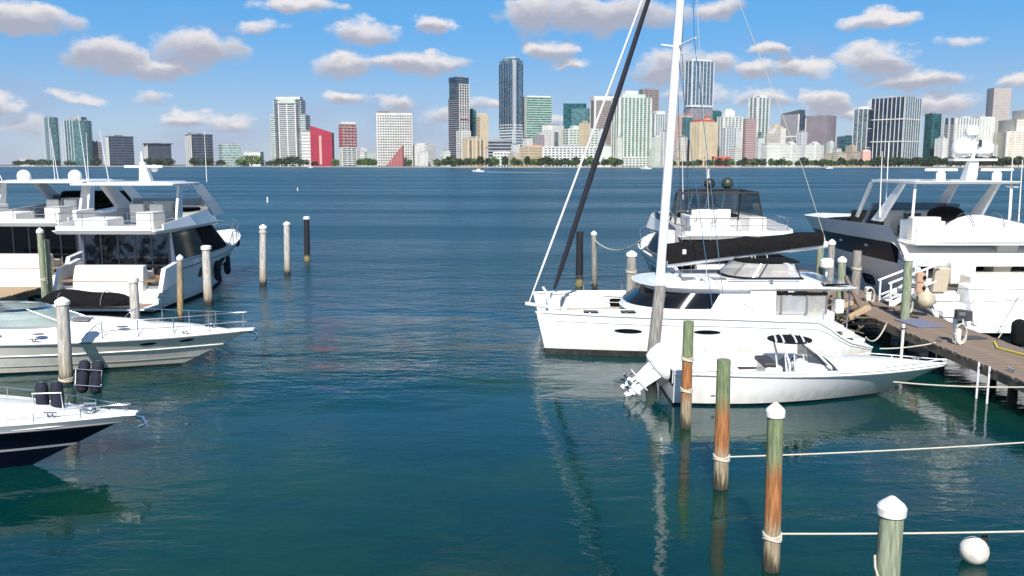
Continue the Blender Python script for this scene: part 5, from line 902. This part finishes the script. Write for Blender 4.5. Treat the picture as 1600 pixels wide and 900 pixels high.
def fender_pair(px, py, Y, label, tilt, r=.135, L=.72, gap=.31):
    c = D(px, py, Y); o = thing('fender_rack', label, 'fenders', tuple(c)); o.rotation_euler = (tilt, .1 if tilt else .0, .12)
    for s_ in (-1, 1):
        b = MB().lathe([(.03, -L / 2 - .04), (r * .8, -L / 2), (r, -L / 2 + .08), (r, L / 2 - .1), (r * .85, L / 2), (.03, L / 2 + .05)], (s_ * gap / 2, 0, 0), 14).build('fender_body', NAVYF, o, 50)
        MB().tube([(s_ * gap / 2 + .04 * math.cos(a), .04 * math.sin(a), L / 2 + .04) for a in [2 * math.pi * k / 8 for k in range(9)]], .01, 5).build('fender_eye', GREYV, b)
    for z in (-.2, .18): MB().tube([(-gap, -r - .012, z), (gap, -r - .012, z)], .016, 6).build('rack_bar', STEEL, o)
    for s_ in (-1, 1): MB().tube([(s_ * gap * .95, -r - .012, .2), (s_ * gap * .95, -r * .3, -L / 2 - .1)], .014, 6).build('rack_leg', STEEL, o)
    return o
fender_pair(78, 624, 18.6, 'pair of navy fenders standing in a rack on the white deck', 0.0); fender_pair(141, 589, 20.3, 'pair of navy fenders leaning in a rack at the far gunwale', -.15)
# ------------------------------------------------------------------ open fishing boat with white outboards
def outboard(o, x, y, tilt):
    e = bpy.data.objects.new('outboard_motor', None); col.objects.link(e); e.parent = o; e.location = (x, y, .50); e.rotation_euler = (0, tilt, 0)
    pr = [(.16, -.02, .10), (.24, .05, .17), (.27, .25, .22), (.27, .48, .21), (.24, .62, .17), (.12, .70, .08)]
    MB().loft([[(-.36 + (w * 1.55) * math.copysign(abs(math.cos(a)) ** .7, math.cos(a)), (d) * math.copysign(abs(math.sin(a)) ** .7, math.sin(a)), z) for a in [2 * math.pi * k / 16 for k in range(16)]] for w, z, d in pr]).build('cowling', GEL, e, 50)
    MB().loft([[(-.52, -.09, 0), (-.52, .09, 0), (-.2, .10, 0), (-.2, -.10, 0)], [(-.46, -.06, -.55), (-.46, .06, -.55), (-.26, .07, -.55), (-.26, -.07, -.55)], [(-.46, -.03, -.95), (-.46, .03, -.95), (-.28, .03, -.95), (-.28, -.03, -.95)]]).build('leg', GEL, e, 30, .02)
    MB().box((-.42, 0, -.56), (.5, .24, .03)).build('cavitation_plate', GEL, e, 30, .01); MB().ball((-.38, 0, -.80), .09, 10, (2.6, 1, 1)).build('gearcase', GEL, e, 50); MB().loft([[(-.5, -.015, -.85), (-.5, .015, -.85), (-.28, .015, -.85), (-.28, -.015, -.85)], [(-.52, -.01, -1.12), (-.52, .01, -1.12), (-.4, .01, -1.12), (-.4, -.01, -1.12)]]).build('skeg', GEL, e, 30)
    mb = MB()
    for k in range(3):
        a = 2 * math.pi * k / 3; c, s_ = math.cos(a), math.sin(a); mb.add([(-.60, .04 * c, -.80 + .04 * s_), (-.68, .19 * c - .09 * s_, -.80 + .19 * s_ + .09 * c), (-.64, .21 * c, -.80 + .21 * s_), (-.56, .19 * c + .09 * s_, -.80 + .19 * s_ - .09 * c)], [(0, 1, 2, 3)])
    mb.tube([(-.55, 0, -.80), (-.72, 0, -.80)], .05, 8); mb.build('propeller', STEEL, e, 30); MB().box((-.08, 0, .0), (.22, .2, .4)).build('bracket', DGREY, e, 30, .02)
def fishing_boat():
    o = thing('fishing_boat', 'white open fishing boat with raised outboards and a small dark canvas top', 'boat', (4.45, 24.35, 0), R(0)); L, B = 8.1, 2.8
    h = Hull(L, B, [(0, .98), (.4, .93), (.7, .93), (1, .92)], rake=2.0, fl=1.1, full=2.2, wfull=1.6, t0=.35, draft=.35)
    h.strip('boot_stripe', BOOT, -.8, .075, o, 3); h.strip('hull', HULLW, .075, 1, o, 6); h.rail('rub_rail', CAPW, o, .035, .95)
    # gunwale ring and cockpit liner
    n = 26; out = [h.P(1, k / n) for k in range(n + 1)]; mb = MB()
    for sd in (1, -1): mb.loft([[(p.x, sd * max(p.y, 0), p.z + .01), (p.x - .02, sd * max(p.y - .24, 0), p.z + .03), (p.x - .02, sd * max(p.y - .27, 0), p.z - .02), (p.x - .02, sd * max(p.y - .28, 0), p.z - (.38 if p.x < 3.5 else .06))] for p in out], False, False)
    mb.build('gunwale', GEL, o, 40); h.deck('cockpit_sole', NONSKID, o, .02, .8, 0, 0, .26, f=.5); h.deck('foredeck', GEL, o, .56, 1, .015, .16, .02)
    MB().box((.12, 0, .72), (.24, 2.3, .5)).build('transom_bulkhead', GEL, o, 30, .04)
    MB().loft([[(.35, -.95, .42), (.35, .95, .42), (1.9, .95, .42), (1.9, -.95, .42)], [(.3, -.98, .92), (.3, .98, .92), (1.9, .98, .92), (1.9, -.98, .92)], [(.55, -.85, 1.12), (.55, .85, 1.12), (1.75, .85, 1.12), (1.75, -.85, 1.12)]]).build('aft_seat', VINYL, o, 40, .1)
    n0 = set(q.name for q in col.objects)
    MB().box((2.35, 0, .82), (.5, 1.0, .8)).build('leaning_post', GELW, o, 30, .06); MB().box((2.25, 0, 1.27), (.42, 1.05, .14)).build('post_cushion', DGREY, o, 30, .05)
    MB().loft([[(2.95, -.5, .42), (2.95, .5, .42), (4.5, .42, .42), (4.5, -.42, .42)], [(3.0, -.5, 1.22), (3.0, .5, 1.22), (4.3, .42, 1.12), (4.3, -.42, 1.12)], [(3.2, -.46, 1.36), (3.2, .46, 1.36), (3.9, .42, 1.28), (3.9, -.42, 1.28)]]).build('console', GEL, o, 30, .05)
    MB().loft([[(3.95, -.44, 1.22), (3.95, .44, 1.22), (3.97, .44, 1.22), (3.97, -.44, 1.22)], [(3.25, -.4, 1.78), (3.25, .4, 1.78), (3.27, .4, 1.78), (3.27, -.4, 1.78)]]).build('windscreen', TINT, o, 0)
    for sd in (1, -1): MB().loft([[(3.95, sd * .45, 1.24), (3.3, sd * .47, 1.34), (3.3, sd * .455, 1.34), (3.95, sd * .435, 1.24)], [(3.27, sd * .41, 1.76), (3.26, sd * .41, 1.77), (3.26, sd * .40, 1.77), (3.27, sd * .40, 1.76)]]).build('side_window', TINT, o, 0)
    for sd in (1, -1):
        MB().tube([(4.25, sd * .62, .5), (3.9, sd * .6, 1.25), (3.2, sd * .5, 1.92)], .03, 8).build('top_leg', ALU, o); MB().tube([(2.8, sd * .6, .5), (2.75, sd * .58, 1.3), (2.55, sd * .5, 1.92)], .03, 8).build('top_leg', ALU, o)
    cv = MB(); ring = [[(2.9 + .62 * q * math.cos(a), .62 * q * math.sin(a), 1.93 + .07 * (1 - q * q)) for a in [2 * math.pi * k / 24 for k in range(24)]] for q in (.02, .4, .75, 1.0)]
    cv.loft(ring + [[(x, y, z - .035) for x, y, z in ring[-1]]], True, True); cv.build('canvas_top', BLACKF, o, 60)
    for x in (2.48, 2.66, 3.0, 3.24): w_ = (.62 ** 2 - (x - 2.9) ** 2) ** .5; MB().tube([(x + .02 * k, w_ * (k / 5), 1.955 + .065 * (1 - (x - 2.9) ** 2 / .38 - (w_ * k / 5) ** 2 / .38)) for k in range(-5, 6)], .03, 6).build('white_strap', ALU, o)
    MB().tube([(3.02 + .04 * math.sin(a), .18 * math.cos(a), 1.2 + .18 * math.sin(a)) for a in [2 * math.pi * k / 12 for k in range(13)]], .02, 6).build('steering_wheel', DGREY, o)
    for q in list(col.objects):
        if q.name not in n0: q.location = (.62, 0, -.28)
    for k in range(4): antenna(o, (3.6 - k * .25, -1.2, .9), .55, (-.15, 0), .02)
    h.bowrail(o, .72, .10, 4, .014, mid=False, m=ALU); cleat(o, 7.3, .2, .98); cleat(o, 1.0, -1.28, .92)
    for t, rt in ((.16, .01), (.2, .006)): h.port('vent', GREYV, o, .32, t, .02, rt, -1)
    outboard(o, -.08, .42, .85); outboard(o, -.08, -.42, .85)
    return o, h
y6, h6 = fishing_boat()
# ------------------------------------------------------------------ sailing catamaran
def catamaran():
    o = thing('sailing_catamaran', 'white sailing catamaran with a black sail cover on its boom', 'sailboat', (12.35, 32.1, 0), R(180)); L = 11.55; YC = 2.35
    h = Hull(L - .05, 1.75, [(0, .40), (.06, .55), (.17, 1.30), (.5, 1.42), (1, 1.50)], rake=.35, fl=1.1, full=2.6, wfull=2.0, tr=.8, wl=.82)
    def shifted(q, dy): q.location.y = dy; return q
    for sd, nm in ((1, ''), (-1, '')):
        dy = sd * YC
        shifted(h.strip('boot_stripe', BOOT, -.8, .15, o, 3), dy); shifted(h.strip('hull', HULLW, .15, 1, o, 6), dy); shifted(h.deck('hull_deck', NONSKID, o, 0, 1, .0, .05), dy); shifted(h.rail('toe_rail', GEL, o, .03), dy)
        shifted(h.port('hull_window', SMOKE, o, .64, .735, .055, .042, sd), dy); shifted(h.port('hull_window', SMOKE, o, .66, .5, .05, .04, sd), dy); shifted(h.rail('crease', CAPW, o, .014, .82), dy)
        for k in range(3): shifted(MB().box((.35 + .38 * k, 0, .55 + .23 * k), (.38, 1.0, .22)).build('transom_step', GEL, o, 30, .03), dy)
        shifted(h.port('inner_hatch', SMOKE, o, .80, .70, .13, .042, -sd, sq=.35), dy)
        mb = MB()
        if sd > 0: continue
        for zz in (.35, .62): mb.tube([h.P(1, t, sd) + Vector((0, dy - sd * .05, zz)) for t in [k / 12 for k in range(1, 13)]], .012, 5)
        mb.build('lifeline', STEEL, o)
        for k in range(7): p = h.P(1, .12 + k * .14, sd) + Vector((0, dy - sd * .05, 0)); MB().tube([p, p + Vector((0, 0, .64))], .016, 6).build('stanchion', STEEL, o)
    # bridge deck, saloon, roof
    MB().loft([[(.9, -1.9, .62), (.9, 1.9, .62), (8.1, 1.9, .62), (8.1, -1.9, .62)], [(.9, -1.9, 1.42), (.9, 1.9, 1.42), (7.7, 1.9, 1.42), (7.7, -1.9, 1.42)]]).build('bridge_deck', GEL, o, 30, .04)
    hs = House([(1.38, plan(1.3, 8.3, 4.6, 2.3)), (1.62, plan(1.3, 8.1, 4.5, 2.3)), (2.22, plan(1.3, 7.3, 4.1, 2.0))]); 
    hs2 = House([(1.38, plan(3.9, 8.3, 4.6, 2.3)), (1.62, plan(3.9, 8.1, 4.5, 2.3)), (2.22, plan(3.9, 7.3, 4.1, 2.0))]); hs2.solid('saloon', GEL, o)
    for a, b in ((.13, .302), (.304, .432), (.434, .566), (.568, .696), (.698, .87)): hs2.wall('saloon_window', SMOKE, o, a, b, 1.60, 2.12, .03, .012, 10)
    for sd in (1, -1):
        MB().box((3.55, sd * 2.15, 1.80), (.9, .16, .85)).build('side_pillar', GEL, o, 30, .03); MB().box((2.2, sd * 2.14, 1.78), (1.75, .03, .74)).build('clear_curtain', CLEARV if sd > 0 else SMOKE, o, 0)
        for x in (1.32, 2.0, 2.9): MB().box((x, sd * 2.16, 1.78), (.06, .06, .80)).build('curtain_post', GREYV, o, 0)
        MB().box((2.2, sd * 2.17, 2.12), (1.8, .04, .10)).build('curtain_header', BLACKF, o, 0)
    slab('roof', GEL, o, plan(.55, 7.55, 4.3, 2.3, wa=4.2), 2.20, 2.34, .05, plan(.25, 7.9, 4.75, 2.4, wa=4.6)); slab('roof_crown', GEL, o, plan(.9, 7.4, 4.3, 2.3), 2.342, 2.52, .03, plan(1.5, 6.6, 3.4, 2.0))
    for x in (4.9, 6.0): MB().box((x, 1.2, 2.525), (.5, .5, .05)).build('roof_hatch', SMOKE if x < 5 else GREYV, o, 30, .02)
    MB().tube([(4.7, 1.85, 2.56), (2.2, 1.85, 2.56)], .03, 6).build('grab_rail', STEEL, o); MB().box((1.0, 1.0, 2.45), (.9, 2.4, .05)).build('solar_panel', SMOKE, o, 30, .01)
    # helm enclosure above the roof
    eh = House([(2.5, plan(1.9, 4.6, 2.9, 1.1)), (3.12, plan(2.1, 4.0, 2.5, .9))])
    for a, b in ((.02, .17), (.18, .34), (.36, .64), (.66, .82), (.83, .98)): eh.wall('clear_curtain', CLEARV, o, a, b, 2.54, 3.06, .015, 0, 8)
    eh.wall('curtain_skirt', BLACKF, o, .0, 1.0, 2.46, 2.60, .03, -.005, 24); slab('bimini', BLACKF, o, plan(2.0, 4.1, 2.55, .9), 3.1, 3.16, .02)
    for u in (.01, .175, .35, .65, .825, .99): MB().tube([eh.pt(u, 2.5), eh.pt(u, 3.12)], .022, 6).build('frame_tube', FR, o)
    MB().box((2.6, 0, 2.75), (.6, 1.8, .5)).build('helm_seat', TANV, o, 30, .06)
    # cross beam, nets, bowsprit
    MB().tube([(10.9, -YC, 1.25), (10.9, YC, 1.25)], .11, 10).build('cross_beam', ALU, o); mb = MB()
    for k in range(22): mb.tube([(7.8 + .145 * k, -1.6, 1.02), (7.8 + .145 * k, 1.6, 1.02)], .012, 4)
    for k in range(18): mb.tube([(7.7, -1.6 + .19 * k, 1.02), (10.9, -1.6 + .19 * k, 1.02)], .012, 4)
    mb.build('trampoline_net', BUFF, o, stuff=True); MB().tube([(10.3, 0, 1.2), (11.85, 0, 1.42)], .07, 8).build('bowsprit', ALU, o); MB().tube([(10.9, 0, 1.25), (11.0, 0, 1.75), (11.2, 0, 2.05)], .05, 8).build('pulpit_post', ALU, o); MB().box((10.7, .2, 1.5), (.3, .3, .55)).build('anchor_locker', GEL, o, 30, .04)
    MB().loft([[(8.7, -2.0, .9), (10.6, -1.95, .9), (10.6, -1.58, .9), (8.7, -1.52, .9)], [(8.7, -2.0, 1.42), (10.6, -1.95, 1.42), (10.6, -1.64, 1.42), (8.7, -1.58, 1.42)]]).build('inner_bulwark', GELW, o, 30, .03)
    # rig (local +x is towards the bow)
    W = lambda px, py: D(px, py, 32.1); loc = lambda p: (12.35 - p.x, 32.1 - p.y, p.z); a, b = Vector(loc(W(1031, 441))), Vector(loc(W(1063, 0))); mt = a + (b - a) * 1.42
    MB().tube([a, a.lerp(mt, .5), mt], [.17, .165, .13], 14).build('mast', ALU, o, 60)
    MB().tube([loc(W(866, 452)), Vector(loc(W(866, 452))).lerp(mt, .06), Vector(loc(W(866, 452))).lerp(mt, .35), Vector(loc(W(866, 452))).lerp(mt, .9), mt], [.05, .09, .105, .07, .03], 8).build('furled_jib', mat('navy_sailcloth', (.012, .014, .024), .8, scale=6, stretch=(1, 1, .3), bump=.3), o)
    MB().tube([loc(W(827, 472)), Vector(loc(W(827, 472))).lerp(mt, .1), Vector(loc(W(827, 472))).lerp(mt, .9), mt], [.02, .042, .035, .02], 8).build('furled_gennaker', mat('white_sailcloth', (.74, .73, .70), .7, scale=6), o)
    sp0 = a.lerp(mt, .84 / 1.42)
    for (px, py, dy) in ((1033, 70, 0), (1077, 66, 1.1), (1073, 79, -1.1)): q = Vector(loc(W(px, py))); q.y = dy; MB().tube([sp0, q], [.045, .03], 8).build('spreader', ALU, o)
    for sd in (1, -1):
        q = Vector(loc(W(1075, 70))); q.y = sd * 1.1; MB().tube([mt, q, (5.0, sd * 2.75, 1.5)], .013, 5).build('shroud', STEEL, o); MB().tube([sp0, (5.4, sd * 2.7, 1.5)], .012, 5).build('shroud', STEEL, o)
    ba, bb = Vector(loc(W(1042, 413))), Vector(loc(W(1292, 382)))
    MB().tube([ba, bb], .13, 12).build('boom', ALU, o)
    rows = []
    for k in range(13):
        u = k / 12; p = ba.lerp(bb, u * .97); hh = .78 - .26 * u + .03 * math.sin(17 * u) + .02 * math.sin(41 * u); w_ = .2 + .02 * math.sin(23 * u); rows.append([(p.x, -w_, p.z + .02), (p.x, -w_ * 1.05, p.z + hh * .5), (p.x, -w_ * .5, p.z + hh * .92), (p.x, 0, p.z + hh), (p.x, w_ * .5, p.z + hh * .92), (p.x, w_ * 1.05, p.z + hh * .5), (p.x, w_, p.z + .02)])
    MB().loft(rows).build('sail_cover', BLACKF, o, 60); p = ba.lerp(bb, .1); MB().box((p.x, .235, p.z + .42), (.13, .02, .17)).build('sail_badge', CAPW, o, 0)
    MB().tube([bb, loc(W(1254, 262)), mt], .011, 5).build('topping_lift', ROPE, o)
    for px, py in ((1176, 484), (1200, 492), (1181, 489)): q = Vector(loc(W(px - 3, 398))); e_ = Vector(loc(D(px + 14, py, 30.2))); MB().tube([q + Vector((0, .1, 0)), e_], .016, 5).build('mainsheet', ROPE, o)
    MB().tube([loc(W(1103, 405)), loc(D(1106, 490, 29.6))], .012, 5).build('jack_line', ROPE, o); MB().tube([Vector(loc(W(1112, 405))), mt], .009, 5).build('lazy_jack', ROPE, o)
    MB().tube(sag(a + Vector((0, .3, .2)), (3.9, 2.5, 1.75), .12), .02, 5).build('sheet', ROPE, o)
    for x, y in ((6.2, .7), (6.2, -.7), (5.6, 1.6), (3.2, 1.9)): MB().lathe([(.07, 0), (.09, .02), (.06, .05), (.055, .13), (.08, .15), (.02, .17)], (x, y, 2.51 if abs(y) < 1 else 2.40), 12).build('winch', STEEL, o, 40)
    for x in (9.6, 8.3): MB().box((x, YC, 1.51), (.5, .45, .05)).build('deck_hatch', SMOKE, o, 30, .02)
    q = Vector(loc(D(1272, 490, 30.6))); MB().lathe([(.10, -.22), (.15, -.15), (.15, .1), (.06, .2)], q, 10).build('yellow_float', YELLOW, o, 40); MB().box((.7, 1.6, 1.6), (.3, .5, .5)).build('stern_locker', GEL, o, 30, .05)
    MB().tube([(.5, 2.0, .7), (.45, 2.0, 2.3)], .03, 6).build('roof_post', STEEL, o); MB().tube([(.5, -2.0, .7), (.45, -2.0, 2.3)], .03, 6).build('roof_post', STEEL, o)
    return o, h
y5, h5 = catamaran()
# ------------------------------------------------------------------ far craft and marks on the bay
def small_boat(px, py, label, L, hd, cabin=True):
    p = P(px, py); o = thing('small_boat', label, 'boat', (p.x, p.y, 0), hd); h = Hull(L, L * .3, [(0, L * .09), (1, L * .14)], rake=L * .15); h.strip('hull', GEL, -.1, 1, o, 3, n=10); h.deck('deck', GEL, o, 0, 1, n=8)
    MB().loft([[(L * .3, -L * .1, L * .09), (L * .3, L * .1, L * .09), (L * .65, L * .1, L * .09), (L * .65, -L * .1, L * .09)], [(L * .32, -L * .09, L * .22), (L * .32, L * .09, L * .22), (L * .55, L * .09, L * .22), (L * .55, -L * .09, L * .22)]]).build('cabin', GEL if cabin else SMOKE, o, 30)
    return o
small_boat(757, 268.5, 'small white speedboat trailing a long white wake', 12, R(180)); small_boat(1018, 264.2, 'white motor boat far off beside the mast', 17, R(170)); small_boat(1290, 263.5, 'tiny white boat near the far seawall by the domed blocks', 14, R(0)); small_boat(1592, 293, 'dark hulled little boat crossing at the picture edge', 3.5, R(150), False)
small_boat(478 + 4, 262.2, 'tiny white boat near the far seawall below the red building', 10, R(0))
FOAM = mat('foam', (.75, .77, .78), .9, scale=1.5, c2=(.45, .52, .58)); p = P(760, 268.8); q = P(905, 270.8)
mb = MB(); rows = []; rr = random.Random(5)
for k in range(40):
    u = k / 39; c = p.lerp(q, u); w_ = (1.4 + 3.0 * u ** .5) * rr.uniform(.7, 1.2) * (1 - u ** 6); rows.append([(c.x, c.y - w_, .03), (c.x, c.y, .16 * (1 - u) + .06), (c.x, c.y + w_, .03)])
tag(mb.loft(rows, False, False).build('boat_wake', FOAM), 'long white wake behind the speedboat', kind='stuff')
def marker(px, py, h, label):
    p = P(px, py); o = thing('channel_marker', label, 'marker', (p.x, p.y, 0)); MB().tube([(0, 0, -.4), (0, 0, h * .8)], .13, 8).build('float', CAPW, o); MB().tube([(0, 0, h * .8), (0, 0, h)], .05, 6).build('stem', CAPW, o)
marker(418, 316, 1.0, 'white stick buoy out on the water, the nearer to the pilings'); marker(465, 298, .9, 'white stick buoy furthest out on the open water'); marker(325, 333, .9, 'white stick buoy just beyond the flybridge yacht bow')
# ------------------------------------------------------------------ thin sea haze over the bay
hz = MB().box((0, 2600, 148), (9000, 5600, 302)).build('haze', None, None, 0)
hm = bpy.data.materials.new('sea_haze'); hm.use_nodes = True; hn = hm.node_tree; hn.nodes.clear()
ho = hn.nodes.new('ShaderNodeOutputMaterial'); hv = hn.nodes.new('ShaderNodeVolumePrincipled'); hv.inputs['Color'].default_value = (.80, .86, .95, 1); hv.inputs['Density'].default_value = .00002; hv.inputs['Anisotropy'].default_value = .0
hn.links.new(hv.outputs[0], ho.inputs['Volume']); hz.data.materials.append(hm); tag(hz, 'thin bluish sea haze over the bay', kind='stuff')
